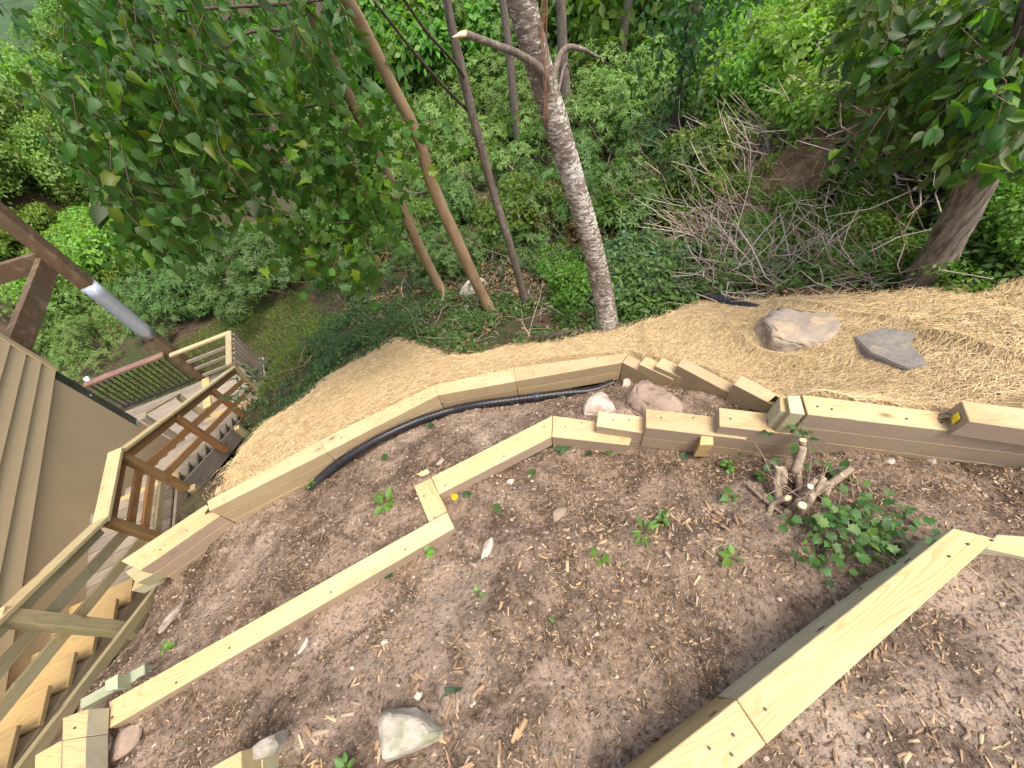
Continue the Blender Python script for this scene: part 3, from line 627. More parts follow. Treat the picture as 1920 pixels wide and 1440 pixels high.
for dD, m_ in ((.115, M_RUST), (.33, M_RUST), (.50, M_RUST), (.66, M_RAIL)): board('rail', st(3.1, -3.50, 3.32 + dD), st(3.88, -3.50, 3.32 + dD), .034, .088, m_, STR)
def drail(nm, dD, w_, t_, mat, s0=3.92, s1=7.19, n=-3.46):
    return board(nm, st(s0, n, 3.31 + slope_d * (s0 - 3.886) + dD), st(s1, n, 3.31 + slope_d * (s1 - 3.886) + dD), w_, t_, mat, STR)
drail('handrail_cap', 0, .135, .036, M_RAIL); drail('handrail_board', .09, .03, .1, M_RUST, n=-3.47); drail('rail', .37, .036, .09, M_RUST, n=-3.49); drail('rail', .63, .036, .09, M_RUST, n=-3.49)
# wall-side rail of the lower flight
board('handrail_cap', st(6.0, -4.44, 4.55), st(7.0, -4.44, 5.18), .1, .036, M_RAIL, STR)
post_(6.95, -4.44, 5.2, 6.0, M_BOARD); post_(5.95, -4.44, 4.55, 5.5, M_OLD)
board('rail', st(5.95, -4.44, 4.8), st(6.95, -4.44, 5.45), .036, .09, M_OLD, STR)
board('plank', st(8.32, -4.58, 6.03), st(7.35, -4.52, 6.03), .16, .03, M_TREAD, STR)
SKB = tag(board('skirt_board', st(2.5, -3.30, 3.90), st(-.6, -3.30, 1.85), .045, .085, M_BOARD, None), 'mossy green skirt board sloping along the soil edge beside the stairs', 'board')
DK = tag(empty('deck', st(7.4, -4.9, 6.1)), 'weathered grey wooden deck with brown and pale railings at the foot of the stairs', 'deck')
for k in range(14):
    s0 = 6.42 + .142 * k; board('deck_plank', st(s0, -6.9, 6.07), st(s0, -3.36, 6.07), .137, .036, M_OLD, DK)
board('rim_joist', st(8.36, -6.9, 6.2), st(8.36, -3.34, 6.2), .04, .2, M_OLD, DK); board('rim_joist', st(6.4, -3.33, 6.2), st(8.36, -3.33, 6.2), .04, .2, M_OLD, DK)
board('top_rail', st(8.3, -6.25, 5.09), st(8.3, -4.75, 5.09), .15, .05, M_BRNRAIL, DK); board('bottom_rail', st(8.3, -6.25, 5.92), st(8.3, -4.75, 5.92), .05, .05, M_DARKMETAL, DK)
for k in range(14): board('baluster', st(8.3, -6.2 + .108 * k, 5.12), st(8.3, -6.2 + .108 * k, 5.92), .02, .02, M_DARKMETAL, DK, up=(SU[0], SU[1], 0), bevel=0)
board('top_rail', st(8.2, -4.62, 5.10), st(8.2, -3.40, 5.10), .1, .045, M_RAIL, DK); board('top_rail', st(8.24, -3.43, 5.11), st(7.17, -3.43, 5.11), .12, .045, M_RAIL, DK)
for dD in (.3, .52, .75): board('rail', st(8.2, -4.5, 5.1 + dD), st(8.2, -3.45, 5.1 + dD), .036, .07, M_OLD, DK)
for k in range(6): board('picket', st(7.35 + .16 * k, -3.36, 5.13), st(7.35 + .16 * k, -3.36, 6.1), .05, .04, M_OLD, DK, up=(SU[0], SU[1], 0))
board('post', st(8.2, -3.43, 6.6), st(8.2, -3.43, 5.12), .09, .09, M_OLD, DK, up=(SU[0], SU[1], 0)); board('post', st(7.2, -3.43, 6.9), st(7.2, -3.43, 5.2), .09, .09, M_RAIL, DK, up=(SU[0], SU[1], 0))
cupm = simple('white_cup', (.8, .8, .78), .4)
tag(tube('cup', [st(8.3, -6.12, 5.065), st(8.3, -6.12, 4.96)], [.04, .045], cupm, None, 12, 0, 2), 'small white cup standing on the brown deck rail', 'cup')
PL = tag(empty('porch_post', st(8.55, -4.72, 6.06)), 'tall square brown wooden post with a shiny metal sleeve standing on the deck', 'post')
pb = lambda D: st(8.50, -4.72, D)
board('shaft', pb(6.05), pb(4.72), .2, .2, M_BEAM, PL, up=(SU[0], SU[1], 0)); tube('sleeve', [pb(4.72), pb(3.42)], .13, M_METAL, PL, 24, 0, 6)
board('shaft', pb(3.42), pb(-.4), .2, .2, M_BEAM, PL, up=(SU[0], SU[1], 0))
HB = tag(empty('roof_beams', st(7.4, -4.9, 2.9)), 'dark brown roof beams joining the tall porch post to the house', 'beam')
board('beam', st(8.5, -4.86, 2.92), st(6.45, -4.98, 3.12), .1, .28, M_BEAM, HB); board('beam', st(8.5, -4.84, 2.86), st(8.7, -8.6, 2.86), .1, .28, M_BEAM, HB)

# ------------------------------------------------------------------ house
HO = tag(empty('house', st(6.35, -4.82, 6)), 'tan house corner with lap siding above a smooth parged foundation wall', 'house')
hc = st(6.35, -4.84, 0)[:2]; HA = math.radians(115.5); hu = np.array([math.cos(HA), math.sin(HA)]); hn = np.array([hu[1], -hu[0]])
def hp(s, n, D): p = hc + hu * s + hn * n; return np.array([p[0], p[1], H - D])
def hbox(nm, s0, s1, n0, n1, D0, D1, mat, par, bevel=.004): return prism(nm, [hp(s0, n1, D0), hp(s1, n1, D0), hp(s1, n0, D0), hp(s0, n0, D0)], D1 - D0, mat, par, bevel=bevel)
hbox('foundation_wall', -9, 0, -.3, 0, 3.47, 6.6, M_STUCCO, HO)
for k in range(16):
    D1 = 3.50 - .19 * k
    q = [hp(-9, .010, D1 - .19), hp(-.06, .010, D1 - .19), hp(-.06, -.05, D1 - .19), hp(-9, -.05, D1 - .19)]
    b_ = [hp(-9, .040, D1), hp(-.06, .040, D1), hp(-.06, -.05, D1), hp(-9, -.05, D1)]
    obj('siding_board', box_mesh('siding_board', q + b_, M_SIDING, q[1] - q[0], .003), HO)
hbox('corner_board', -.058, .03, -.05, .055, -1, 3.5, M_SIDING, HO)
hbox('upper_wall', -9, -.01, -.3, -.055, -1, 3.46, M_STUCCO, HO)
board('stair_wall', st(-1.2, -4.05, 1.78 + .92), st(2.78, -4.05, 4.14 + .92), .62, 1.5, M_STUCCO, HO, bevel=.01)
fl = hbox('corner_flashing', -.16, .012, -.1, .012, 3.52, 4.86, M_FLASH, HO)
hbox('sticker', -.1, -.075, .012, .0145, 4.03, 4.055, M_WHITE, fl, 0); 
q = hp(-.09, .014, 4.52); tube('hole', [q, q + np.array([*(hn * .004), 0])], .05, M_SCREW, fl, 16, 0, 2)
hbox('flashing_edge', -.165, .016, .012, .016, 4.845, 4.865, M_METAL, fl, 0)

# ------------------------------------------------------------------ straw mat
ST_D = dict()
straw_px = [(400, 962), (600, 845), (815, 740), (1000, 700), (1165, 680), (1215, 705), (1275, 715), (1372, 745), (1462, 775), (1510, 765), (1780, 790), (1925, 790), (2080, 800), (2080, 500), (1925, 533), (1850, 543), (1780, 550), (1700, 556), (1600, 556), (1500, 562), (1400, 566), (1345, 568), (1300, 572), (1240, 600), (1180, 618), (1150, 628), (1100, 633), (1050, 648), (1000, 652), (940, 653), (880, 672), (840, 672), (800, 660), (745, 640), (700, 655), (650, 690), (600, 720), (560, 760), (510, 788), (470, 830), (450, 850), (440, 872), (428, 902), (410, 930)]
spoly = [hit(px, py, hill_h)[:2] for px, py in straw_px]
sp0 = np.array(spoly)
def straw_lift(x, y, d_):   # folds of the blanket, pressed flat where it meets the timbers
    k_ = np.clip((d_ - .02) / .25, 0, 1)
    return .03 + k_ * (.012 + .05 * fbm(x, y, 1.9, 3) + .03 * np.maximum(0, fbm(x + .3 * y, y, 4, 3)))
SEAMS = [[hit(px, py, hill_h)[:2] for px, py in q] for q in ([(1712, 632), (1780, 648), (1850, 668), (1930, 682)], [(1345, 628), (1380, 622), (1408, 618)], [(1385, 640), (1420, 668), (1500, 682)], [(1208, 615), (1212, 650), (1222, 668)], [(1450, 572), (1560, 588), (1680, 610)])]
def straw_seam(x, y):
    z = np.zeros(np.shape(x))
    for q in SEAMS:
        for a, b in zip(q[:-1], q[1:]):
            e = b - a; t_ = np.clip(((x - a[0]) * e[0] + (y - a[1]) * e[1]) / (e @ e), 0, 1); z = np.maximum(z, .035 * np.exp(-(np.hypot(x - a[0] - t_ * e[0], y - a[1] - t_ * e[1]) / .035) ** 2))
    return z
def straw_h(x, y):
    d_, top = wall_dist(x, y); d_ = np.where(pip(x, y, near_cut), 0., d_)
    return np.minimum(hill_h(x, y) + straw_lift(x, y, d_), np.where(d_ < .16, top - .012 + 1.6 * d_, 99.)) + straw_seam(x, y)
def straw_keep(x, y):
    j = .06; return pip(x + j * fbm(x, y, 14, 2), y + j * fbm(x + 9, y, 14, 2), spoly) & ~pip(x, y, soil_poly)
so_ = sheet('straw_mat', np.arange(-4.2, 6.4, .035), np.arange(.6, 6.2, .035), straw_h, straw_keep, M_STRAWB); tag(so_, 'pale straw erosion blanket covering the slope below the walls', 'straw mat', kind='stuff')
def ribbons(P, ang, L, wd, cols, lift=.004, seed=1, zfn=None, curl=.6):
    """flat bent strands lying on a surface: 3 cross sections each"""
    n_ = len(P); d0 = np.stack([np.cos(ang), np.sin(ang)], 1); d1 = np.stack([np.cos(ang + rng.normal(0, curl, n_)), np.sin(ang + rng.normal(0, curl, n_))], 1)
    A = P[:, :2]; Bm = A + d0 * L[:, None] / 2; Ce = Bm + d1 * L[:, None] / 2; V = []
    tl = rng.uniform(-.3, .3, n_)
    for Q, dd, hh in ((A, d0, rng.uniform(0, .010, n_)), (Bm, (d0 + d1) / 2, rng.uniform(.002, .018, n_)), (Ce, d1, rng.uniform(0, .012, n_))):
        z = zfn(Q[:, 0], Q[:, 1]) + lift + hh; s = np.stack([-dd[:, 1], dd[:, 0]], 1) * wd[:, None] / 2
        V.append(np.concatenate([Q - s, (z - wd * tl)[:, None]], 1)); V.append(np.concatenate([Q + s, (z + wd * tl)[:, None]], 1))
    V = np.stack(V, 1).reshape(-1, 3); b = np.arange(n_)[:, None] * 6
    F = np.concatenate([b + np.array([[0, 1, 3, 2]]), b + np.array([[2, 3, 5, 4]])]); return V, F, np.repeat(cols, 6, axis=0)
n_ = 520000; x = rng.uniform(-4.2, 6.2, n_); y = rng.uniform(.8, 6.2, n_)
r_ = np.hypot(x, y); k = pip(x + .17 * rng.normal(size=n_) * (rng.random(n_) < .25) + .06 * fbm(x, y, 14, 2), y + .1 * rng.normal(size=n_) * (rng.random(n_) < .25), spoly) & ~pip(x, y, near_cut) & (rng.random(n_) < np.clip(4.2 / (r_ + 1.0), 0, 1)); x, y = x[k], y[k]; n_ = len(x)
pal = np.array([(.63, .475, .255), (.52, .375, .19), (.72, .58, .36), (.41, .285, .135), (.27, .185, .09)]); pc = pal[rng.choice(5, n_, p=[.33, .28, .18, .14, .07])] * rng.uniform(.85, 1.1, (n_, 1))
angf = 2.6 * fbm(x, y, 1.3, 2) + rng.normal(0, .95, n_) + .2
V, F, Cc = ribbons(np.stack([x, y], 1), angf, rng.uniform(.03, .11, n_), (.0010 + .00027 * np.hypot(x, y)) * rng.uniform(.7, 1.4, n_), pc, zfn=straw_h)
tag(obj('straw', np_mesh('straw', V, F, M_STRAW, Cc)), 'loose golden straw strands strewn over the blanket', 'straw', kind='stuff')

# ------------------------------------------------------------------ chips, grit and litter on the soil
def chips(n_, fn, keep, xr, yr, name, label, dens, smin=.007, smax=.030):
    x = rng.uniform(*xr, n_); y = rng.uniform(*yr, n_); k = keep(x, y) & (rng.random(n_) < dens(x, y)); x, y = x[k], y[k]; n_ = len(x)
    L = smin + (smax - smin) * rng.random(n_) ** 2.2; wd = L * rng.uniform(.13, .34, n_); a = rng.uniform(0, 2 * math.pi, n_); t_ = wd * rng.uniform(.25, .5, n_)
    d_ = np.stack([np.cos(a), np.sin(a), rng.normal(0, .28, n_)], 1); d_ = nrm(d_); s = nrm(np.cross(d_, np.array([0, 0, 1.]) + rng.normal(0, .3, (n_, 3)))); u_ = np.cross(s, d_)
    Cn = np.stack([x, y, fn(x, y) + .004 + .0 * x], 1); ws = rng.uniform(.3, 1, n_)
    V = []
    for sx, sy, sz in ((-1, -1, 0), (-1, 1, 0), (1, 1, 0), (1, -1, 0), (-.9, -.5, 1), (-.9, .6, 1), (.85, .5, 1), (.85, -.5, 1)):
        k2 = np.where(sx > 0, ws, 1.0)
        V.append(Cn + d_ * (L / 2 * sx)[:, None] + s * (wd / 2 * sy * k2)[:, None] + u_ * (t_ * (sz - .3))[:, None])
    V = np.stack(V, 1).reshape(-1, 3); b = np.arange(n_)[:, None] * 8
    F = np.concatenate([b + np.array([q]) for q in ((4, 7, 6, 5), (0, 4, 5, 1), (1, 5, 6, 2), (2, 6, 7, 3), (3, 7, 4, 0))])
    pal = np.array([(.37, .25, .14), (.27, .175, .105), (.45, .34, .20), (.15, .10, .062), (.33, .26, .185)]); c = pal[rng.choice(5, n_, p=[.22, .28, .09, .27, .14])] * rng.uniform(.75, 1.15, (n_, 1))
    tag(obj(name, np_mesh(name, V, F, M_CHIP, np.repeat(c, 8, axis=0))), label, 'wood chips', kind='stuff')
def dens_soil(x, y):
    # the mulch lies thick towards the camera's feet and thins down the slope
    d_ = np.clip(1.0 - (y + .15) / 2.4, .10, 1) * np.clip(.8 + 3.4 * fbm(x + 4, y, 1.9, 4, .65), .04, 2.0); return np.clip(d_ * np.clip(1 + (x + .2) * .25, .35, 1.2), 0, 1)
in_soil = lambda x, y: pip(x, y, soil_poly)
chips(110000, soil_h, in_soil, (-3.6, 3.6), (-1.2, 3), 'wood_chips', 'brown wood chips scattered over the bare soil between the walls', dens_soil)
chips(2600, soil_h, in_soil, (-1.4, 1.2), (-.9, .8), 'bark_slivers', 'long tan bark slivers lying loose on the near soil', lambda x, y: np.clip(.25 + fbm(x, y, 1.6, 2) * 1.6, 0, 1), .04, .085)
chips(30000, up_h, lambda x, y: pip(x, y, up_poly), (-.5, 3.6), (-1.4, 1.4), 'wood_chips', 'wood chip mulch on the upper soil right of the nearest timber', lambda x, y: np.clip(.55 + .8 * fbm(x, y, 2.5, 3), 0, 1), .01, .045)
def pebbles(n_, fn, keep, xr, yr, name, label):
    x = rng.uniform(*xr, n_); y = rng.uniform(*yr, n_); k = keep(x, y); x, y = x[k], y[k]; n_ = len(x)
    s = .003 + .013 * rng.random(n_) ** 4; TV = np.array([(1, 0, 0), (0, 1, 0), (-1, 0, 0), (0, -1, 0), (0, 0, .8), (.6, .6, .35), (-.6, .5, .4)]); TF = np.array([(0, 5, 4), (5, 1, 4), (1, 6, 4), (6, 2, 4), (2, 3, 4), (3, 0, 4)])
    J = TV[None] * rng.uniform(.6, 1.3, (n_, 7, 1)); a = rng.uniform(0, 6.28, n_); ca, sa = np.cos(a)[:, None], np.sin(a)[:, None]
    Vx = (J[..., 0] * ca - J[..., 1] * sa) * s[:, None] + x[:, None]; Vy = (J[..., 0] * sa + J[..., 1] * ca) * s[:, None] * .8 + y[:, None]; Vz = J[..., 2] * s[:, None] + fn(x, y)[:, None]
    F = (TF[None] + (np.arange(n_) * 7)[:, None, None]).reshape(-1, 3)
    pal = np.array([(.34, .27, .21), (.23, .165, .125), (.46, .38, .31), (.13, .09, .07)]); c = pal[rng.choice(4, n_, p=[.24, .42, .03, .31])] * rng.uniform(.8, 1.1, (n_, 1))
    tag(obj(name, np_mesh(name, np.stack([Vx, Vy, Vz], -1).reshape(-1, 3), F, M_CHIP, np.repeat(c, 7, axis=0))), label, 'gravel', kind='stuff')
pebbles(52000, soil_h, in_soil, (-4.2, 3.6), (-1.2, 4), 'grit', 'pale grit and crumbs of soil over the bare ground')
pebbles(12000, up_h, lambda x, y: pip(x, y, up_poly), (-.5, 3.4), (-1.4, 1.4), 'grit', 'grit mixed into the mulch of the upper soil')
def twigs(n_, fn, keep, xr, yr, name, label, L=(.08, .35), r=.0016, cat='twigs', pal=((.30, .22, .15), (.2, .14, .1), (.42, .34, .26)), up=.25, curl=.35):
    x = rng.uniform(*xr, n_); y = rng.uniform(*yr, n_); k = keep(x, y); P = np.stack([x[k], y[k]], 1); paths = []; rad = []; cols = []
    Z = fn(P[:, 0], P[:, 1])
    for (px_, py_), z in zip(P, Z):
        l = rng.uniform(*L); a = rng.uniform(0, 6.28); e = abs(rng.normal(0, up)); p = np.array([px_, py_, z + .008]); q = [p]
        for j in range(3):
            a += rng.normal(0, curl); e2 = e + rng.normal(0, .2); p = p + np.array([math.cos(a) * math.cos(e2), math.sin(a) * math.cos(e2), math.sin(e2)]) * l / 3; q.append(p)
        paths.append(np.array(q)); rr_ = r * rng.uniform(.7, 2.0); rad.append(np.array([1, .9, .7, .35]) * rr_); cols.append(pal[rng.integers(len(pal))])
    V, F, Cc = bundle(paths, rad, cols, 3); return tag(obj(name, np_mesh(name, V, F, M_TWIG, Cc, smooth=True)), label, cat, kind='stuff')
twigs(260, soil_h, in_soil, (-3.4, 3.2), (-.9, 3), 'twigs', 'thin roots and dry twigs lying on the bare soil', (.05, .22), .0014, up=.05)

# ------------------------------------------------------------------ stones
def stone(px, py, fn, dims, rz, seed, mat, label, sink=.3, tilt=(0, 0), cuts=9, group=None, name='stone', sub=3):
    p = hit(px, py, fn); m = rock_mesh('stone', dims, seed, mat, cuts, sub=sub); o = obj(name, m); o.location = p + np.array([0, 0, dims[2] * (.5 - sink)])
    o.rotation_euler = (tilt[0], tilt[1], rz); return tag(o, label, 'stone', group)
stone(1172, 722, soil_h, (.14, .1, .09), .8, 5, M_STONE_PALE, 'small tan stone wedged at the end of the black pipe', .3)
stone(528, 1392, soil_h, (.13, .10, .34), .2, 17, M_STONE_GREY, 'upright grey stone leaning at the tagged timber end', .3, (.1, -.1))
stone(914, 1032, soil_h, (.17, .07, .06), 1.15, 23, M_STONE_PALE, 'slim pale stone on the soil right of the wall jog', .35)
stone(568, 1216, soil_h, (.12, .045, .04), 1.2, 29, M_STONE_PALE, 'thin white stone below the long middle timber', .35)
stone(234, 1395, soil_h, (.20, .16, .1), .6, 31, M_STONE_BROWN, 'rounded brown stone at the left foot of the middle wall', .4)
stone(958, 905, soil_h, (.075, .06, .05), .3, 37, M_STONE_PALE, 'small round pale stone just below the middle wall', .35)
stone(1052, 965, soil_h, (.14, .1, .06), .1, 41, M_STONE_BROWN, 'flat brown stone set in the soil left of the seedlings', .45)
stone(1082, 838, soil_h, (.07, .06, .05), .1, 43, M_STONE_BROWN, 'round brown stone touching the stepped middle wall', .35)
stone(827, 868, soil_h, (.08, .05, .04), .6, 47, M_STONE_PALE, 'small pale stone beside the end of the jog timber', .35)
stone(783, 1305, soil_h, (.05, .045, .035), .1, 51, M_STONE_PALE, 'little pale pebble above the big grey stone', .3)
stone(722, 1205, soil_h, (.05, .035, .03), .1, 53, M_STONE_PALE, 'little yellowish pebble below the long middle timber', .3)
stone(1665, 866, soil_h, (.075, .05, .04), .1, 57, M_STONE_PALE, 'pale broken stone at the foot of the right wall', .3)
stone(1745, 864, soil_h, (.06, .05, .05), .8, 59, M_STONE_PALE, 'whitish stone chunk at the foot of the right wall', .3)
stone(1806, 862, soil_h, (.10, .05, .03), 0, 61, M_STONE_BROWN, 'flat tan stone at the foot of the right wall', .3)
stone(890, 548, hill_h, (.55, .4, .4), .2, 71, M_STONE_GREY, 'dull boulder on the forest floor behind the slender brown trunk', .35)
stone(428, 806, hill_h, (.4, .3, .2), .2, 73, M_STONE_BROWN, 'brown stone on the bank beside the lower stair flight', .4)
def hull_stone(outl, fn, lift, shrink, mat, label, seed, sink=.06, rough=.012, tilt=(0, 0)):
    g = np.random.default_rng(seed); P = [hit(px, py, fn) for px, py in outl]; c = sum(P) / len(P); bm = bmesh.new()
    for p in P: bm.verts.new(p + np.array([0, 0, -sink])); bm.verts.new(p + (c - p) * .03 + np.array([0, 0, lift * .25]))
    for p in P: q = c + (p - c) * (shrink + g.uniform(-.06, .06)); bm.verts.new(np.array([q[0], q[1], (p[2] * .4 + c[2] * .6) + lift * g.uniform(.85, 1.1) + tilt[0] * (q[0] - c[0]) + tilt[1] * (q[1] - c[1])]))
    bmesh.ops.convex_hull(bm, input=bm.verts[:]); bmesh.ops.delete(bm, geom=[v for v in bm.verts if not v.link_faces], context='VERTS')
    bmesh.ops.dissolve_limit(bm, angle_limit=.12, verts=bm.verts[:], edges=bm.edges[:]); bmesh.ops.bevel(bm, geom=bm.edges[:], offset=lift * .10, segments=2, affect='EDGES', clamp_overlap=True)
    bmesh.ops.triangulate(bm, faces=bm.faces[:]); bmesh.ops.subdivide_edges(bm, edges=[e for e in bm.edges if e.calc_length() > .02], cuts=2, use_grid_fill=True); bmesh.ops.triangulate(bm, faces=bm.faces[:])
    bmesh.ops.subdivide_edges(bm, edges=[e for e in bm.edges if e.calc_length() > .03], cuts=1, use_grid_fill=True); bm.normal_update()
    for v in bm.verts:
        x_, y_, z_ = v.co; k_ = rough * (float(fbm(np.array([x_ + z_]), np.array([y_ - z_]), 9, 3)[0]) + .5 * float(fbm(np.array([y_ + z_ * 2]), np.array([x_]), 30, 2)[0])); v.co += v.normal * k_
    for f in bm.faces: f.smooth = True
    m = bpy.data.meshes.new('stone'); bm.to_mesh(m); bm.free(); m.materials.append(mat); return tag(obj('stone', m), label, 'stone')
hull_stone([(713, 1337), (740, 1325), (783, 1327), (807, 1340), (833, 1367), (833, 1382), (787, 1407), (727, 1428), (718, 1390)], soil_h, .12, .74, M_STONE_GREY, 'big grey angular stone with a mossy flat top on the near soil', 3, tilt=(0, .12))
hull_stone([(1092, 765), (1105, 752), (1122, 747), (1139, 745), (1145, 756), (1156, 771), (1122, 781), (1095, 780)], soil_h, .14, .55, M_STONE_PALE, 'pale pinkish angular stone behind the stepped middle wall', 8)
hull_stone([(1170, 745), (1183, 729), (1198, 727), (1220, 736), (1246, 743), (1285, 762), (1280, 780), (1206, 788), (1171, 765)], soil_h, .15, .62, M_STONE_BROWN, 'large earth-covered boulder half buried between the two lower walls', 21, rough=.014)
hull_stone([(1410, 620), (1423, 603), (1453, 590), (1513, 587), (1555, 590), (1580, 607), (1563, 637), (1520, 657), (1467, 663), (1432, 657), (1418, 640)], straw_h, .10, .88, M_BOULDER, 'broad grey boulder sunk in the straw, dusted with straw', 70, rough=.03, sink=.03, tilt=(-.06, 0))
qa, qb = hit(293, 1196, soil_h), hit(352, 1124, soil_h)
o = obj('stone', rock_mesh('stone', (float(np.linalg.norm(qb - qa)) * 1.08, .085, .10), 15, M_STONE_PALE, 10, .08)); o.location = (qa + qb) / 2 + np.array([0, 0, .02]); o.rotation_euler = (0, -math.atan2(qb[2] - qa[2], math.hypot(*(qb - qa)[:2])), math.atan2(qb[1] - qa[1], qb[0] - qa[0])); tag(o, 'long pale stone lying on dark soil near the stairs', 'stone')
# flagstone
fp = [(1596, 636), (1650, 620), (1712, 633), (1698, 652), (1733, 690), (1695, 699), (1618, 671)]
fz = [straw_h(*hit(px, py, straw_h)[:2]) for px, py in fp]; top = [hit(px, py, straw_h) + np.array([0, 0, .035]) for px, py in fp]
c0 = sum(top) / len(top); A3 = np.array([[p[0] - c0[0], p[1] - c0[1], 1] for p in top]); sol = np.linalg.lstsq(A3, np.array([p[2] for p in top]), rcond=None)[0]
top = [np.array([p[0], p[1], A3[i] @ sol + .012]) for i, p in enumerate(top)]
bm = bmesh.new(); tv = [bm.verts.new(p) for p in top]; f = bm.faces.new(tv); f.normal_update()
if f.normal.z < 0: bmesh.ops.reverse_faces(bm, faces=[f])
e = bmesh.ops.extrude_face_region(bm, geom=[f]); vs = [v for v in e['geom'] if isinstance(v, bmesh.types.BMVert)]
for v in tv: v.co.z -= .06
bmesh.ops.recalc_face_normals(bm, faces=bm.faces[:]); bmesh.ops.bevel(bm, geom=bm.edges[:], offset=.007, segments=2, affect='EDGES')
m = bpy.data.meshes.new('flagstone'); bm.to_mesh(m); bm.free(); m.materials.append(M_SLATE); tag(obj('flagstone', m), 'dark angular slate slab lying flat on the straw', 'flagstone')

# ------------------------------------------------------------------ plants on the soil
def seedling(px, py, fn, n_, size, T, base, label, name='seedling', spread=.5, group='small plants sprouting from the bare soil', stemh=.05, cat='seedling', up=.5):
    p = hit(px, py, fn); root = tag(empty(name, p), label, cat, group)
    P = []; Y = []; paths = []
    for k in range(n_):
        a = rng.uniform(0, 6.28); h_ = stemh * rng.uniform(.5, 1.2); q = p + np.array([math.cos(a) * size * spread * rng.uniform(.1, 1), math.sin(a) * size * spread * rng.uniform(.1, 1), h_])
        P.append(q); Y.append((math.cos(a), math.sin(a), rng.uniform(-.3, up))); paths.append(np.array([p, (p + q) / 2 + np.array([0, 0, .01]), q]))
    P = np.array(P); Y = np.array(Y); Z = np.tile([0, 0, 1.], (n_, 1)) + rng.normal(0, .25, (n_, 3))
    V, F, Cc = leaves_arrays(T, P, Y, Z, size * rng.uniform(.6, 1.1, n_), green(n_, base)); obj('foliage', np_mesh('foliage', V, F, M_COVER, Cc), root)
    V, F, Cc = bundle(paths, [np.array([.0016, .0014, .001])] * n_, [(.16, .15, .06)] * n_); obj('stem', np_mesh('stem', V, F, M_TWIG, Cc), root); return root
G1 = (.06, .13, .022); G2 = (.09, .20, .03)
for a in [(725, 945, soil_h, 14, .085, T_OV, G2, 'leafy green seedling on soil between the two lower walls'), (1240, 975, soil_h, 16, .05, T_OV2, G1, 'dark clump of small leaves at the middle of the near soil'), (1205, 1000, soil_h, 18, .08, T_NA, G2, 'grassy light green tuft beside the dark leaf clump'),
          (1125, 1045, soil_h, 5, .06, T_OV2, G2, 'bright two-leaf seedling below the grassy tuft'), (1370, 1050, soil_h, 5, .07, T_OV, G2, 'lone narrow-leaved sprout left of the nearest timber'), (1360, 880, soil_h, 14, .045, T_OV2, G2, 'small bright clump under the projecting timber end'),
          (1365, 935, soil_h, 6, .07, T_OV2, G1, 'three-leaved dark sprout left of the cut stump'), (800, 1040, soil_h, 4, .06, T_OV, G2, 'little sprout touching the long middle timber'), (590, 910, soil_h, 10, .05, T_NA, G2, 'thin grassy tuft at the left end of the black pipe'), (320, 1215, soil_h, 7, .045, T_OV2, G2, 'tiny green sprout below the long pale stone'), (660, 1440, soil_h, 9, .06, T_OV, G1, 'green sprout at the bottom left of the big grey stone'),
          (897, 1115, soil_h, 4, .035, T_OV2, G2, 'tiny round-leaved sprout in the middle of the near soil'), (1030, 1165, soil_h, 3, .025, T_OV2, G2, 'minute pale sprout straight above the near mulch')]: seedling(*a)
# fallen leaves
def fallen(px, py, fn, size, base, T, label, rz=None):
    p = hit(px, py, fn) + np.array([0, 0, .014]); a = rng.uniform(0, 6.28) if rz is None else rz
    V, F, Cc = leaves_arrays(T, np.zeros((1, 3)), np.array([[math.cos(a), math.sin(a), .15]]), np.array([[rng.normal(0, .2), rng.normal(0, .2), 1.]]), np.array([size]), np.array([base]))
    o = obj('fallen_leaf', np_mesh('fallen_leaf', V, F, M_COVER, Cc)); o.location = p; tag(o, label, 'leaf', 'single leaves fallen on the soil')
GD = (.035, .075, .028); GM = (.06, .13, .03)
for a in [(852, 1288, .11, GD, T_LO, 'dark green leaf right above the near mulch'), (1062, 848, .13, GD, T_LO, 'large crinkled green leaf under the corner of the middle wall'), (1003, 880, .12, GM, T_OV, 'curled green leaf below the middle wall'), (930, 945, .1, GM, T_OV, 'pointed green leaf right of the yellow leaf'), (878, 922, .1, GD, T_OV2, 'blackish green leaf in the corner of the wall jog'), (858, 936, .07, (.62, .42, .02), T_OV2, 'bright yellow leaf in the corner of the wall jog'),
          (1110, 850, .07, GD, T_OV2, 'round dark leaf right of the large crinkled leaf'), (1145, 855, .07, GM, T_OV2, 'half yellow leaf under the stepped wall'), (1275, 858, .09, GD, T_OV2, 'dark leaf left of the projecting timber end'), (1050, 746, .08, GD, T_OV2, 'dark green leaf below the black pipe'), (1061, 757, .06, GD, T_OV2, 'tiny dark leaf left of the pale angular stone'), (728, 857, .08, GM, T_LO, 'small lobed leaf between pipe and jog'), (812, 795, .09, GD, T_OV2, 'dark leaf touching the pipe below the wall bend'), (738, 1075, .07, GD, T_OV2, 'dark leaf half under the long middle timber'), (1260, 742, .07, GM, T_OV2, 'green leaf between the boulder and the stepped lower wall')]:
    fallen(a[0], a[1], soil_h, *a[2:])
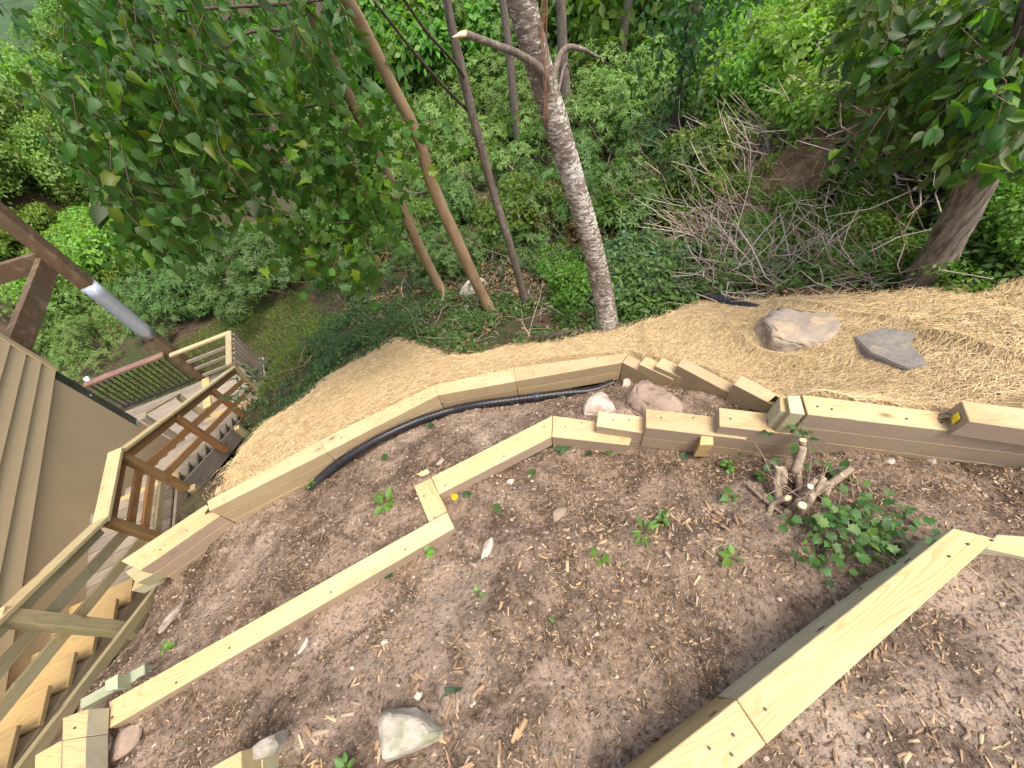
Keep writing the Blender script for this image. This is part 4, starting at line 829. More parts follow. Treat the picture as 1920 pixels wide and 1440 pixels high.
# cut stump with branches
SP = hit(1490, 950, soil_h); ST = tag(empty('cut_stump', SP), 'pruned shrub stump with pale cut branch ends in front of the right wall', 'stump')
def P_(px, py, up): return hit(px, py, lambda x, y: soil_h(x, y) + up, 1.0)
for b_ in [([(1500, 925, 0), (1496, 880, .12), (1490, 848, .24)], .021), ([(1496, 880, .1), (1502, 850, .2), (1506, 825, .33)], .026), ([(1462, 945, 0), (1456, 905, .1), (1460, 876, .19)], .026), ([(1480, 960, .0), (1505, 930, .07), (1530, 898, .17)], .019),
           ([(1478, 962, .02), (1520, 930, .05), (1560, 905, .08), (1597, 878, .13)], .026), ([(1440, 970, .0), (1450, 945, .05), (1475, 935, .13)], .017), ([(1490, 968, 0), (1512, 948, .1), (1524, 930, .17)], .022), ([(1488, 968, 0), (1500, 960, .08), (1505, 947, .18)], .026), ([(1490, 960, .02), (1530, 920, .1), (1545, 895, .17)], .02), ([(1400, 910, .01), (1430, 935, .03), (1470, 965, .02)], .012), ([(1545, 940, .02), (1560, 905, .06), (1580, 890, .12)], .016)]:
    tube('cut_branch', [P_(*q) for q in b_[0]], [b_[1] * 1.0, b_[1] * .8, b_[1] * .74], M_STUMPBARK, ST, 10, .12, 5, M_CUT)
for px, py, up, r in ((1505, 838, .30, .027), (1461, 877, .17, .026), (1546, 894, .15, .021), (1503, 948, .17, .024), (1520, 912, .2, .018), (1478, 933, .12, .016), (1556, 905, .13, .018), (1435, 885, .05, .012)):
    e_ = P_(px, py, up); f_ = SP * .35 + e_ * .65; f_[2] = SP[2] + .0; tube('cut_branch', [f_, (f_ + e_) / 2 + np.array([.01, .01, .02]), e_], [r * 1.0, r * .88, r * .82], M_STUMPBARK, ST, 12, .1, 5, M_CUT)
paths = []; 
for k in range(26):
    p = SP + rng.normal(0, .12, 3) * np.array([1.3, 1, 0]) + np.array([0, 0, .03]); d_ = nrm(rng.normal(size=3) * np.array([1, 1, .5]) + np.array([0, 0, .3])); paths.append(smooth_path([p, p + d_ * .12, p + d_ * .25 + np.array([0, 0, -.04])], 3))
V, F, Cc = bundle(paths, [np.linspace(.0035, .001, len(q)) for q in paths], [(.34, .26, .19)] * len(paths), 4); obj('twig', np_mesh('twig', V, F, M_TWIG, Cc), ST)['kind'] = 'stuff'
P = []; Y = []
for cxp, cyp, up, nn in ((1620, 1010, .10, 34), (1600, 1045, .06, 26), (1570, 960, .12, 24), (1640, 970, .10, 22), (1530, 985, .06, 18), (1560, 880, .1, 10), (1480, 830, .30, 7), (1530, 850, .2, 9), (1500, 790, .42, 7), (1530, 800, .38, 7), (1420, 890, .05, 8), (1680, 985, .08, 22), (1720, 1000, .04, 10), (1550, 1015, .05, 14), (1590, 1000, .14, 16)):
    c = P_(cxp, cyp, up)
    for k in range(int(nn * 1.1)): P.append(c + rng.normal(0, 1, 3) * np.array([.10, .09, .05])); Y.append(nrm(np.array([.4, -.2, 0]) + rng.normal(size=3) * np.array([1, 1, .35])))
P = np.array(P); Y = np.array(Y); n_ = len(P); Cg = green(n_, (.05, .125, .03), .35, .5)
V, F, Cc = leaves_arrays(T_LO, P, Y, np.tile([0, 0, 1.], (n_, 1)) + rng.normal(0, .35, (n_, 3)), rng.uniform(.028, .06, n_), Cg); obj('foliage', np_mesh('foliage', V, F, M_COVER, Cc), ST)
for q in ([(1500, 960, .04), (1560, 985, .12), (1620, 1040, .08)], [(1500, 960, .04), (1430, 975, .12), (1370, 1010, .10), (1370, 1040, .05)], [(1510, 930, .1), (1520, 850, .28), (1495, 785, .45)], [(1520, 900, .15), (1560, 880, .18), (1595, 875, .1)]):
    tube('sprig', [P_(*z) for z in q], [.005, .003, .002], M_GREYBARK, ST, 6, .1, 5)

# ------------------------------------------------------------------ trees
def trunk_from(name, pts, wpx, mat, par, n=14, wob=.06, m=8, seed=0):
    """pts: world points; wpx: widths as seen on the photo at each point -> true radii"""
    rad = [w_ / FPX * zcam(p) / 2 for p, w_ in zip(pts, wpx)]; return tube(name, pts, rad, mat, par, n, wob, m, seed=seed)
def tree(name, label, base, cat='tree', group=None): return tag(empty(name, base), label, cat, group)
# birch
bb = hit(1140, 612, hill_h); RB = math.hypot(bb[0], bb[1])
BT = tree('birch_tree', 'birch with white lichen-patched bark growing at the straw edge', bb)
tp = [bb + np.array([0, 0, -.15]), atR(1134, 570, RB), atR(1110, 460, RB * .99), atR(1075, 340, RB * .98), atR(1045, 240, RB * .97), atR(1015, 140, RB * .96), atR(985, 30, RB * .95), atR(955, -90, RB * .94), atR(930, -220, RB * .93)]
trunk_from('trunk', tp, [48, 37, 39, 42, 46, 49, 53, 55, 55], M_BIRCH, BT, 18, .07, 8)
tube('broken_branch', [atR(1030, 190, RB * .955), atR(1016, 135, RB * .93), atR(975, 103, RB * .9), atR(930, 85, RB * .87), atR(872, 63, RB * .84)], [.04, .027, .022, .02, .018], M_GREYBARK, BT, 12, .12, 6, M_CUT)
tube('splinter', [atR(872, 63, RB * .84), atR(848, 70, RB * .83)], [.018, .002], M_CUT, BT, 5, .3, 3)
tube('branch', [atR(1030, 170, RB * .98), atR(1055, 95, RB * 1.05), atR(1090, 92, RB * 1.1), atR(1127, 110, RB * 1.15)], [.03, .02, .017, .008], M_GREYBARK, BT, 8, .15, 5)
tube('branch', [atR(1040, 190, RB * .97), atR(1048, 165, RB * .99), atR(1062, 120, RB * 1.05), atR(1080, 170, RB * 1.1)], [.02, .012, .008, .005], M_GREYBARK, BT, 6, .15, 5)
vp = []
for k in range(8):
    x0 = 1020 + rng.uniform(-8, 8); pth = [atR(x0 + rng.uniform(-6, 14), -30, RB * .93), atR(x0 + rng.uniform(-8, 10), 60, RB * .93), atR(x0 + rng.uniform(-8, 10), 130, RB * .925), atR(x0 + rng.uniform(-12, 12), 190 + rng.uniform(-20, 50), RB * .92)]; vp.append(smooth_path(pth, 5))
V, F, Cc = bundle(vp, [np.full(len(q), .0022) for q in vp], [(.27, .15, .09)] * len(vp), 4); obj('vine', np_mesh('vine', V, F, M_TWIG, Cc), BT)
# slender brown trunks carrying the overhanging crown
b1_ = hit(922, 580, hill_h); R1 = math.hypot(b1_[0], b1_[1])
T1 = tree('maple_tree', 'slender tree with smooth tan trunk, right of the brown pair, big leaves overhanging upper left', b1_)
trunk_from('trunk', [b1_ + np.array([0, 0, -.1]), atR(905, 555, R1), atR(870, 480, R1 * .99), atR(812, 350, R1 * .97), atR(785, 260, R1 * .95), atR(735, 160, R1 * .93), atR(690, 70, R1 * .9), atR(640, -20, R1 * .86), atR(560, -160, R1 * .8)], [24, 20, 22, 23, 21, 22, 24, 26, 26], M_BROWNBARK, T1, 14, .07)
b2_ = hit(832, 552, hill_h); R2 = math.hypot(b2_[0], b2_[1])
T2 = tree('maple_tree', 'thinner left-hand brown trunk of the pair with lobed bright leaves', b2_)
trunk_from('trunk', [b2_ + np.array([0, 0, -.1]), atR(815, 520, R2), atR(775, 440, R2 * .98), atR(730, 340, R2 * .95), atR(690, 255, R2 * .92), atR(640, 150, R2 * .88), atR(600, 60, R2 * .84), atR(560, -20, R2 * .8), atR(500, -120, R2 * .76)], [20, 18, 20, 21, 20, 19, 21, 22, 22], M_BROWNBARK, T2, 12, .07)
tube('branch', [atR(700, 262, R2 * .925), atR(660, 205, R2 * .9), atR(600, 195, R2 * .85), atR(520, 215, R2 * .75), atR(470, 215, R2 * .7)], [.03, .022, .017, .012, .006], M_DARKBARK, T2, 8, .1, 6)
tube('branch', [atR(735, 340, R2 * .95), atR(770, 362, R2 * .94), atR(800, 358, R2 * .95)], [.012, .008, .005], M_GREYBARK, T2, 6, .1, 5)
b3_ = hit(986, 568, hill_h); R3 = math.hypot(b3_[0], b3_[1])
T3 = tree('young_tree', 'thin dark bare stem between the brown trunks and the birch', b3_)
trunk_from('trunk', [b3_ + np.array([0, 0, -.1]), atR(962, 480, R3), atR(925, 360, R3), atR(895, 250, R3 * .99), atR(870, 150, R3 * .98), atR(845, 40, R3 * .97), atR(825, -80, R3 * .96)], [14, 15, 16, 17, 18, 17, 18], M_GREYBARK, T3, 10, .08)
for q in ([(700, 0), (770, 90), (830, 160), (880, 210)], [(745, -20), (800, 60), (850, 115), (880, 160)]):
    tube('branch', [atR(px, py, R3 * (1 - .07 * i)) for i, (px, py) in enumerate(q[::-1])], [.016, .013, .011, .009], M_DARKBARK, T3, 6, .1, 5)
# right-hand tree
rb = hit(1738, 535, hill_h); RR_ = math.hypot(rb[0], rb[1])
TR = tree('oak_tree', 'stout leaning tree with ridged grey-brown bark at the right straw edge', rb)
trunk_from('trunk', [atR(1722, 545, RR_) + np.array([0, 0, -.1]), atR(1738, 520, RR_), atR(1770, 460, RR_ * .99), atR(1818, 370, RR_ * .97), atR(1855, 290, RR_ * .95), atR(1885, 215, RR_ * .93), atR(1915, 130, RR_ * .91), atR(1950, 20, RR_ * .88), atR(1990, -120, RR_ * .85)], [72, 58, 53, 55, 57, 58, 60, 60, 60], M_RIDGEBARK, TR, 20, .08, 8)

# crowns: the nearest leaves are single pieces, the rest one mass
leaf_meshes = {}
def leaf_obj_mesh(T, key, base):
    if key not in leaf_meshes:
        TV, TF = T[0].copy(), T[1]; k_ = int(key[-1]); TV[:, 2] += (.05 + .09 * k_) * np.abs(TV[:, 0]) - (.07 * k_ - .1) * TV[:, 1] ** 2; TV[:, 0] *= 1 - .05 * k_; leaf_meshes[key] = np_mesh('leaf', TV, TF, M_LEAF, np.tile(np.array(base)[None], (len(TV), 1)))
    return leaf_meshes[key]
def crown(par, P, Y, Z, S, T, key, base, nsingle=300, tints=5):
    P, Y, Z = np.asarray(P), nrm(np.asarray(Y)), np.asarray(Z); app = S / np.maximum(.3, -((P - CAM) @ RM)[:, 2]); px, py = prj(P)
    vis = (px > -20) & (px < 1940) & (py > -20) & (py < 1460); order = np.argsort(-(app * vis)); one = order[:nsingle]; rest = order[nsingle:]
    cols = [np.array(base) * f for f in np.linspace(.6, 1.5, tints)]; cols[-1] = cols[-1] * np.array([1.7, 1.3, .8])
    X = nrm(np.cross(Y, Z)); Zn = np.cross(X, Y)
    for i in one:
        k = int(rng.integers(tints)); m = leaf_obj_mesh(T, f'{key}{k}', cols[k]); o = bpy.data.objects.new('leaf', m); link(o)
        M4 = Matrix(((X[i][0] * S[i], Y[i][0] * S[i], Zn[i][0] * S[i], P[i][0]), (X[i][1] * S[i], Y[i][1] * S[i], Zn[i][1] * S[i], P[i][1]), (X[i][2] * S[i], Y[i][2] * S[i], Zn[i][2] * S[i], P[i][2]), (0, 0, 0, 1)))
        o.parent = par; o.matrix_parent_inverse = Matrix.Translation(-Vector(par.location)); o.matrix_basis = M4
    if len(rest):
        V, F, Cc = leaves_arrays(T, P[rest], Y[rest], Z[rest], S[rest], green(len(rest), base, .3, .35)); o = obj('foliage', np_mesh('foliage', V, F, M_LEAF, Cc), par); o['kind'] = 'stuff'
DOWN = np.array([0, 0, -1.])
def to_cam(P): return nrm(CAM - P)
def sprays(polys, zr, dens, slen, par_pts, leaf=(.09, .14), hang=.75, face=.55, nper=9):
    """twigs hung through a volume; leaves in alternate pairs along each twig"""
    P, Y, Z, tw = [], [], [], []
    for poly, n_ in polys:
        a = np.array(poly); k = 0
        while k < n_:
            x_, y_ = rng.uniform(a[:, 0].min(), a[:, 0].max()), rng.uniform(a[:, 1].min(), a[:, 1].max())
            if not pip(np.array([x_]), np.array([y_]), poly)[0]: continue
            k += 1; zc = rng.uniform(*zr); p0 = atZ(x_, y_, zc); d_ = nrm(np.array([rng.normal(0, .6), rng.normal(0, .6), -hang]))
            L = rng.uniform(*slen); path = [p0, p0 + d_ * L * .5, p0 + nrm(d_ + DOWN * .5) * L]; tw.append(np.array(path))
            for j in range(nper):
                t_ = (j + .5) / nper; q = path[0] + (path[2] - path[0]) * t_; side = nrm(np.cross(d_, rng.normal(size=3)))
                y = nrm(d_ * .3 + side * .8 + DOWN * .65 + rng.normal(0, .3, 3)); P.append(q + side * .03); Y.append(y)
                tc = to_cam(q); Z.append(nrm(tc * face * rng.choice([1, .4, -.6], p=[.6, .2, .2]) + rng.normal(0, .6, 3) + np.array([0, 0, .45])))
    return np.array(P), np.array(Y), np.array(Z), tw
def twig_part(par, tw, col=(.10, .07, .045), r=.003):
    V, F, Cc = bundle(tw, [np.array([1.2, 1, .5]) * r] * len(tw), [col] * len(tw), 3); obj('twig', np_mesh('twig', V, F, M_TWIG, Cc), par)['kind'] = 'stuff'
L1 = (.042, .088, .016); L2 = (.060, .125, .020)
polyA = [([(100, -40), (360, -40), (420, 120), (400, 330), (300, 420), (215, 470), (150, 330), (110, 150)], 420), ([(30, 60), (130, 40), (150, 200), (120, 290), (20, 250)], 22), ([(360, -40), (640, -40), (640, 60), (560, 110), (430, 90)], 60), ([(180, 330), (260, 330), (270, 470), (200, 500)], 9), ([(-60, -60), (30, -60), (20, 40), (-40, 50)], 3)]
P, Y, Z, tw = sprays(polyA, (2.0, 4.2), 1, (.25, .5), None); low_ = prj(P)[1] < 495; P, Y, Z = P[low_], Y[low_], Z[low_]; tw = [q for q in tw if prj(q)[1].max() < 500]; crown(T1, P, Y, Z, rng.choice([.05, .065, .08, .10, .125], len(P)) * rng.uniform(.85, 1.1, len(P)), T_OV2, 'overhang', L1, 300); twig_part(T1, tw)
polyB = [([(400, 60), (640, 100), (720, 260), (740, 420), (640, 510), (540, 480), (480, 400), (400, 330)], 260), ([(640, 20), (740, 40), (760, 200), (800, 230), (700, 280), (660, 160)], 14)]
P, Y, Z, tw = sprays(polyB, (2.9, 4.4), 1, (.25, .5), None, hang=.3, nper=8); crown(T2, P, Y, Z, rng.uniform(.065, .125, len(P)), T_LO, 'maple', L2, 300); twig_part(T2, tw)
for q in ([(640, -10), (560, 5), (450, 12), (330, 20)], [(640, 20), (560, 75), (465, 55)], [(600, 100), (540, 60), (470, 60), (420, 90)], [(430, 30), (340, 120), (325, 95)], [(320, 10), (325, 60), (328, 100)], [(240, -20), (250, 60), (245, 140)], [(640, -30), (480, -60), (300, -50), (150, -40), (60, -20)]):
    tube('branch', [atZ(px, py, 3.2 - .25 * i) for i, (px, py) in enumerate(q)], [.017, .012, .008], M_DARKBARK, T1, 7, .1, 5)
polyR = [([(1650, -40), (1960, -40), (1960, 250), (1880, 260), (1800, 200), (1700, 150), (1600, 60)], 210), ([(1640, 190), (1760, 170), (1780, 270), (1690, 290)], 16), ([(1580, -30), (1700, -30), (1720, 120), (1640, 90)], 16), ([(1830, 230), (1930, 220), (1930, 300), (1850, 290)], 9)]
P, Y, Z, tw = sprays(polyR, (2.4, 3.6), 1, (.2, .45), None, hang=.35); P2, Y2, Z2, tw2 = sprays([([(1800, -20), (1960, -20), (1960, 290), (1870, 280), (1790, 180)], 75)], (1.9, 2.6), 1, (.2, .4), None, hang=.4); P, Y, Z, tw = np.vstack([P, P2]), np.vstack([Y, Y2]), np.vstack([Z, Z2]), tw + tw2; crown(TR, P, Y, Z, rng.uniform(.075, .125, len(P)), T_OV, 'oak', (.04, .10, .02), 300); twig_part(TR, tw)
for q in ([(1940, 60), (1850, 120), (1760, 160), (1690, 230)], [(1950, 20), (1800, 40), (1660, 60)], [(1930, 160), (1880, 220), (1860, 270)]): tube('branch', [atZ(px, py, 3.3 - .12 * i) for i, (px, py) in enumerate(q)], [.03, .018, .008], M_DARKBARK, TR, 7, .1, 5)

# ------------------------------------------------------------------ shrubs and background trees
def shrub_proto(kind, seed, n_wh, base, lsize, shape=(1, 1, .8)):
    P, Y, Z = [], [], []; g = np.random.default_rng(seed); n_st = 9; stems = []
    # lumpy crown from several overlapping clumps
    cl = [(g.normal(size=3) * np.array([.45, .45, .28]) + np.array([0, 0, .62]), g.uniform(.32, .55)) for _ in range(8)]
    for c, r in cl: stems.append(np.array([(c[0] * .12, c[1] * .12, -.12), (c[0] * .5, c[1] * .5, c[2] * .45), tuple(c)]))
    for k in range(n_wh):
        c, r = cl[g.integers(len(cl))]; d_ = g.normal(size=3); d_ /= np.linalg.norm(d_)
        if d_[2] < -.35: d_[2] *= -1
        p = (c + d_ * r * g.uniform(.55, 1.0) ** .6) * np.array(shape)
        ax_ = nrm(d_ + np.array([0, 0, .5])); nl = 8 if kind == 'rhodo' else 6
        a0 = g.uniform(0, 6.28); s1 = nrm(np.cross(ax_, g.normal(size=3))); s2 = np.cross(ax_, s1)
        for j in range(nl):
            a = a0 + 2 * math.pi * j / nl + g.normal(0, .2); o = s1 * math.cos(a) + s2 * math.sin(a)
            if kind == 'rhodo': P.append(p); Y.append(o + ax_ * g.uniform(-.25, .45)); Z.append(ax_)
            else: P.append(p + o * .05 + g.normal(size=3) * .06); Y.append(o + g.normal(size=3) * .5 + np.array([0, 0, -.25])); Z.append(ax_ + g.normal(size=3) * .35)
    P, Y, Z = map(np.array, (P, Y, Z)); n_ = len(P)
    T = {'rhodo': T_NA, 'ovate': T_OV, 'lobed': T_LO, 'mid': tmpl_narrow(.26, .15)}[kind]
    V, F, Cc = leaves_arrays(T, P, Y, Z, lsize * rng.uniform(.7, 1.2, n_), green(n_, base, .35, .3))
    fm = np_mesh('foliage', V, F, M_RHODO if kind == 'rhodo' else M_LEAF, Cc)
    V, F, Cc = bundle(stems, [np.array([.03, .022, .008])] * len(stems), [(.12, .09, .065)] * len(stems), 5); sm = np_mesh('stem', V, F, M_TWIG, Cc, smooth=True)
    return fm, sm
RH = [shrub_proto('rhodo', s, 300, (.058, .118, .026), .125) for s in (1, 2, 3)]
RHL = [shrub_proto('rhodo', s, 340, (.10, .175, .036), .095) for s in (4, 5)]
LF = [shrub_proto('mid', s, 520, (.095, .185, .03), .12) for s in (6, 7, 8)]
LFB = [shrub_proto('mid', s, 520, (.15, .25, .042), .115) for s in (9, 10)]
PALE = [shrub_proto('mid', s, 300, (.11, .17, .085), .17) for s in (11,)]
LOW = [shrub_proto('ovate', s, 70, (.06, .135, .028), .24, (1.2, 1.2, .6)) for s in (12, 13)]
DRY = [shrub_proto('mid', s, 130, (.13, .085, .035), .12) for s in (21,)]
TRE = [shrub_proto('mid', s, 900, (.15, .24, .055), .10, (1, 1, 1.1)) for s in (14, 15)]
def shrub(name, label, protos, loc, scale, group, cat='shrub', sz=None, stem=True):
    fm, sm = protos[rng.integers(len(protos))]; r = empty(name, loc); r.rotation_euler = (rng.normal(0, .06), rng.normal(0, .06), rng.uniform(0, 6.28)); r.scale = (scale, scale, sz or scale * rng.uniform(.85, 1.15))
    tag(r, label, cat, group); f = bpy.data.objects.new('foliage', fm); link(f); f.parent = r
    if stem: s = bpy.data.objects.new('stem', sm); link(s); s.parent = r
    return r
def zone(name, label, protos, group, poly, count, scale, Rr=None, fn=hill_h, mind=.0, cat='shrub', sink=.1):
    a = np.array(poly); placed = []; tries = 0
    while len(placed) < count and tries < count * 60:
        tries += 1; px, py = rng.uniform(a[:, 0].min(), a[:, 0].max()), rng.uniform(a[:, 1].min(), a[:, 1].max())
        if not pip(np.array([px]), np.array([py]), poly)[0]: continue
        p = hit(px, py, fn, 1.0, 25.)
        if any(np.hypot(*(p - q)[:2]) < mind * scale[0] for q in placed): continue
        placed.append(p); s = rng.uniform(*scale); shrub(name, label, protos, p - np.array([0, 0, sink * s]), s, group, cat)
# (pixel regions give where each shrub's foot stands on the hillside)
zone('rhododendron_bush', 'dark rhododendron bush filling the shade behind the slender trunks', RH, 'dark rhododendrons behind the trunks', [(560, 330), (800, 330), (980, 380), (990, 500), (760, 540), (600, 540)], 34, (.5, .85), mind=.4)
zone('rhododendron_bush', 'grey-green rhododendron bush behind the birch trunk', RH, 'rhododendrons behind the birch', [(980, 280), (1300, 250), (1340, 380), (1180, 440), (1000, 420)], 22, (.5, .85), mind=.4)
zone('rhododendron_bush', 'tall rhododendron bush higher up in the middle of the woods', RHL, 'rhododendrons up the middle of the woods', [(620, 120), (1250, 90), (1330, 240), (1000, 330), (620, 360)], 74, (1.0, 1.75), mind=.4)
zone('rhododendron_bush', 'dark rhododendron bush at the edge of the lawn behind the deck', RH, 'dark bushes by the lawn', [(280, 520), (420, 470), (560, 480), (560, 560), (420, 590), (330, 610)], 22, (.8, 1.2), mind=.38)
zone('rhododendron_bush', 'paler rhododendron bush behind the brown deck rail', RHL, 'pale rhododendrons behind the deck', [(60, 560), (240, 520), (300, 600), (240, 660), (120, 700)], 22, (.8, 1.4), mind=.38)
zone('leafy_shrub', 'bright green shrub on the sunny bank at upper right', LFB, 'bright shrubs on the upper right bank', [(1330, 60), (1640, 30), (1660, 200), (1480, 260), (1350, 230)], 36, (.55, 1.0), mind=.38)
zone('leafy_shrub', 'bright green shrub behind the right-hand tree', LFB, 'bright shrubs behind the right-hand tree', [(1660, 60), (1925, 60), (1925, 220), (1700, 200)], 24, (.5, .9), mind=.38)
zone('leafy_shrub', 'mid green shrub beside the foot of the right-hand tree', LF, 'shrubs round the right-hand tree', [(1790, 330), (1925, 330), (1925, 500), (1800, 520)], 10, (.25, .42), mind=.6)
zone('leafy_shrub', 'dense green shrub far back at the top of the picture', LF, 'shrubs far back in the woods', [(450, 40), (1350, 10), (1330, 90), (650, 130), (480, 250)], 70, (1.6, 2.8), mind=.4)
zone('leafy_shrub', 'half dead brownish shrub among the rhododendrons', DRY, 'half dead shrubs in the woods', [(640, 330), (980, 300), (1340, 220), (1500, 230), (1360, 420), (900, 520), (660, 500)], 14, (.3, .6), mind=.4)
zone('leafy_shrub', 'mid green shrub among the rhododendrons', LF, 'shrubs among the rhododendrons', [(560, 140), (1300, 120), (1320, 400), (980, 480), (600, 520)], 34, (.4, 1.0), mind=.35)
zone('leafy_shrub', 'bright green shrub among the rhododendrons', LFB, 'bright shrubs among the rhododendrons', [(620, 120), (1280, 100), (1300, 300), (700, 380)], 22, (.35, .8), mind=.35)
zone('pale_shrub', 'pale grey-green shrub right of the birch', PALE, 'pale shrubs right of the birch', [(1150, 500), (1270, 480), (1290, 540), (1170, 570)], 6, (.32, .5), mind=.38)
zone('leafy_shrub', 'low green shrub between the thin dark stem and the birch', LF, 'low shrubs left of the birch', [(960, 500), (1100, 480), (1110, 590), (1000, 600)], 8, (.28, .45), mind=.38)
zone('leafy_shrub', 'small green shrub in the brush on the right bank', LFB, 'small shrubs in the brush', [(1380, 320), (1600, 330), (1700, 430), (1690, 510), (1400, 500)], 34, (.16, .36), mind=.8)
zone('leafy_shrub', 'bright green shrub over the dirt bank', LFB, 'shrubs over the dirt bank', [(1480, 200), (1600, 180), (1660, 240), (1560, 270)], 8, (.35, .6), mind=.4)
zone('background_tree', 'leafy tree in the valley beyond the house', TRE, 'valley trees beyond the house', [(-60, 90), (460, 60), (480, 330), (240, 430), (-60, 400)], 80, (2.2, 4.0), mind=.35, cat='tree', sink=.0)
zone('background_tree', 'bright tree on the slope behind the deck', LFB, 'bright trees behind the deck', [(-40, 430), (240, 430), (360, 470), (240, 540), (-40, 560)], 20, (1.1, 2.0), mind=.4, cat='tree')
# dark-foliaged tree and bare trunks in the background
def bgtrunk(label, pts, wpx, R, mat=M_GREYBARK):
    b = atR(*pts[0], R); z = float(hill_h(np.array([b[0]]), np.array([b[1]]))[0]); t = tree('background_tree', label, np.array([b[0], b[1], z]), group=None)
    P = [np.array([b[0], b[1], z - .2]), b] + [atR(*q, R) for q in pts[1:]]; trunk_from('trunk', P, [wpx[0]] + list(wpx), mat, t, 12, .1, 6); return t
bgtrunk('grey weathered trunk right behind the birch', [(1062, 200), (1055, 100), (1050, -60)], [20, 19, 19], 10.5)
bgtrunk('grey trunk at the top, right of the birch', [(1168, 80), (1180, 0), (1190, -80)], [15, 15, 16], 13)
bgtrunk('grey trunk at the top just left of the birch', [(955, 100), (945, 20), (935, -60)], [15, 15, 15], 12)
bgtrunk('thin grey trunk between the brown trunks at the top', [(620, 190), (605, 60), (590, -60)], [11, 11, 11], 12)
dt = bgtrunk('dark ivy-covered trunk at the top right of the middle', [(1285, 150), (1297, 40), (1310, -80)], [26, 27, 27], 8.5, M_DARKBARK)
P = []; 
for k in range(700):
    P.append(atR(1300 + rng.normal(0, 48), rng.uniform(-20, 210), 8.0 + rng.normal(0, .35)))
P = np.array(P); V, F, Cc = leaves_arrays(T_OV, P, nrm(rng.normal(size=P.shape) + np.array([0, 0, -.8])), nrm(to_cam(P) + rng.normal(0, .6, P.shape)), rng.uniform(.07, .13, len(P)), green(len(P), (.035, .075, .025))); obj('foliage', np_mesh('foliage', V, F, M_LEAF, Cc), dt)

# ------------------------------------------------------------------ ground cover, brush, grass
def cover(name, label, poly, n_, T, base, size, hgt, fn=hill_h, per=5, cat='ground cover', mat=None):
    a = np.array([hit(px, py, fn)[:2] for px, py in poly]); P, Y, Z = [], [], []
    x = rng.uniform(a[:, 0].min(), a[:, 0].max(), n_ * 4); y = rng.uniform(a[:, 1].min(), a[:, 1].max(), n_ * 4)
    k = pip(x, y, a) & (fbm(x, y, 1.8, 3) > -.18) & ~pip(x, y, near_cut); x, y = x[k][:n_], y[k][:n_]; z = fn(x, y); n2 = len(x)
    hh = hgt * rng.random(n2) ** 1.3 * np.clip(1 + 1.6 * fbm(x + 5, y, 1.1, 2), .25, 1.8)
    for j in range(per):
        P.append(np.stack([x, y, z + hh * (1 - .12 * j)], 1) + rng.normal(0, size[1] * .45, (n2, 3)) * np.array([1, 1, .4])); an = rng.uniform(0, 6.28, n2)
        Y.append(np.stack([np.cos(an), np.sin(an), rng.normal(-.15, .3, n2)], 1)); Z.append(np.tile([0, 0, 1.], (n2, 1)) + rng.normal(0, .35, (n2, 3)))
    P, Y, Z = map(np.concatenate, (P, Y, Z)); V, F, Cc = leaves_arrays(T, P, Y, Z, rng.uniform(*size, len(P)), green(len(P), base, .4, .5))
    tag(obj(name, np_mesh(name, V, F, mat or M_COVER, Cc)), label, cat, kind='stuff')
T_MID = tmpl_narrow(.24, .15)
cover('ground_cover', 'low leafy ground cover along the upper edge of the straw', [(620, 600), (760, 560), (960, 560), (1130, 580), (1140, 620), (1000, 650), (860, 670), (760, 640), (650, 690), (560, 740), (560, 660)], 2400, T_MID, (.055, .12, .025), (.035, .085), .22)
cover('ground_cover', 'green undergrowth right of the birch foot', [(1150, 480), (1320, 470), (1320, 560), (1180, 610), (1140, 590)], 1500, T_MID, (.065, .14, .028), (.04, .095), .35)
cover('ground_cover', 'green weeds among the brush on the right bank', [(1320, 380), (1700, 400), (1700, 540), (1340, 555)], 900, T_MID, (.08, .16, .032), (.04, .10), .28)
cover('ground_cover', 'leafy undergrowth at the foot of the right-hand tree', [(1760, 380), (1930, 330), (1930, 520), (1760, 540)], 1200, T_MID, (.06, .14, .03), (.05, .10), .3)
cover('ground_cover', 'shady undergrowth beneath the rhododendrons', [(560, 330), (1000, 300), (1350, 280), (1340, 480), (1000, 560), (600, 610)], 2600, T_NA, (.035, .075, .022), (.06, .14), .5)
cover('ground_cover', 'creeping leaves on the dark bank beside the lower stairs', [(330, 960), (420, 900), (440, 830), (500, 740), (640, 610), (700, 620), (560, 760), (450, 850), (430, 905)], 900, T_MID, (.04, .085, .025), (.03, .07), .1)
for nm, lb, pg, nn in (('leaf_litter', 'dead brown leaves strewn through the brush on the right bank', [(1250, 230), (1420, 190), (1560, 240), (1720, 300), (1720, 545), (1400, 560), (1310, 552), (1250, 400)], 2600), ('leaf_litter', 'dead leaves under the slender trunks', [(640, 580), (980, 480), (1140, 560), (1110, 630), (860, 665), (700, 640)], 1000)):
    cover(nm, lb, pg, nn, T_OV, (.20, .125, .06), (.04, .10), .05, per=2, cat='leaf litter')
    m_ = bpy.data.objects[[o.name for o in scene.objects if o.name.startswith('leaf_litter')][-1]].data; c_ = np.zeros(len(m_.vertices) * 4, np.float32); m_.color_attributes['tint'].data.foreach_get('color', c_); c_ = c_.reshape(-1, 4); l_ = c_[:, 1].copy(); c_[:, 0] = l_ * 1.5; c_[:, 1] = l_ * .95; c_[:, 2] = l_ * .5; m_.color_attributes['tint'].data.foreach_set('color', c_.ravel()); m_.materials[0] = M_CHIP
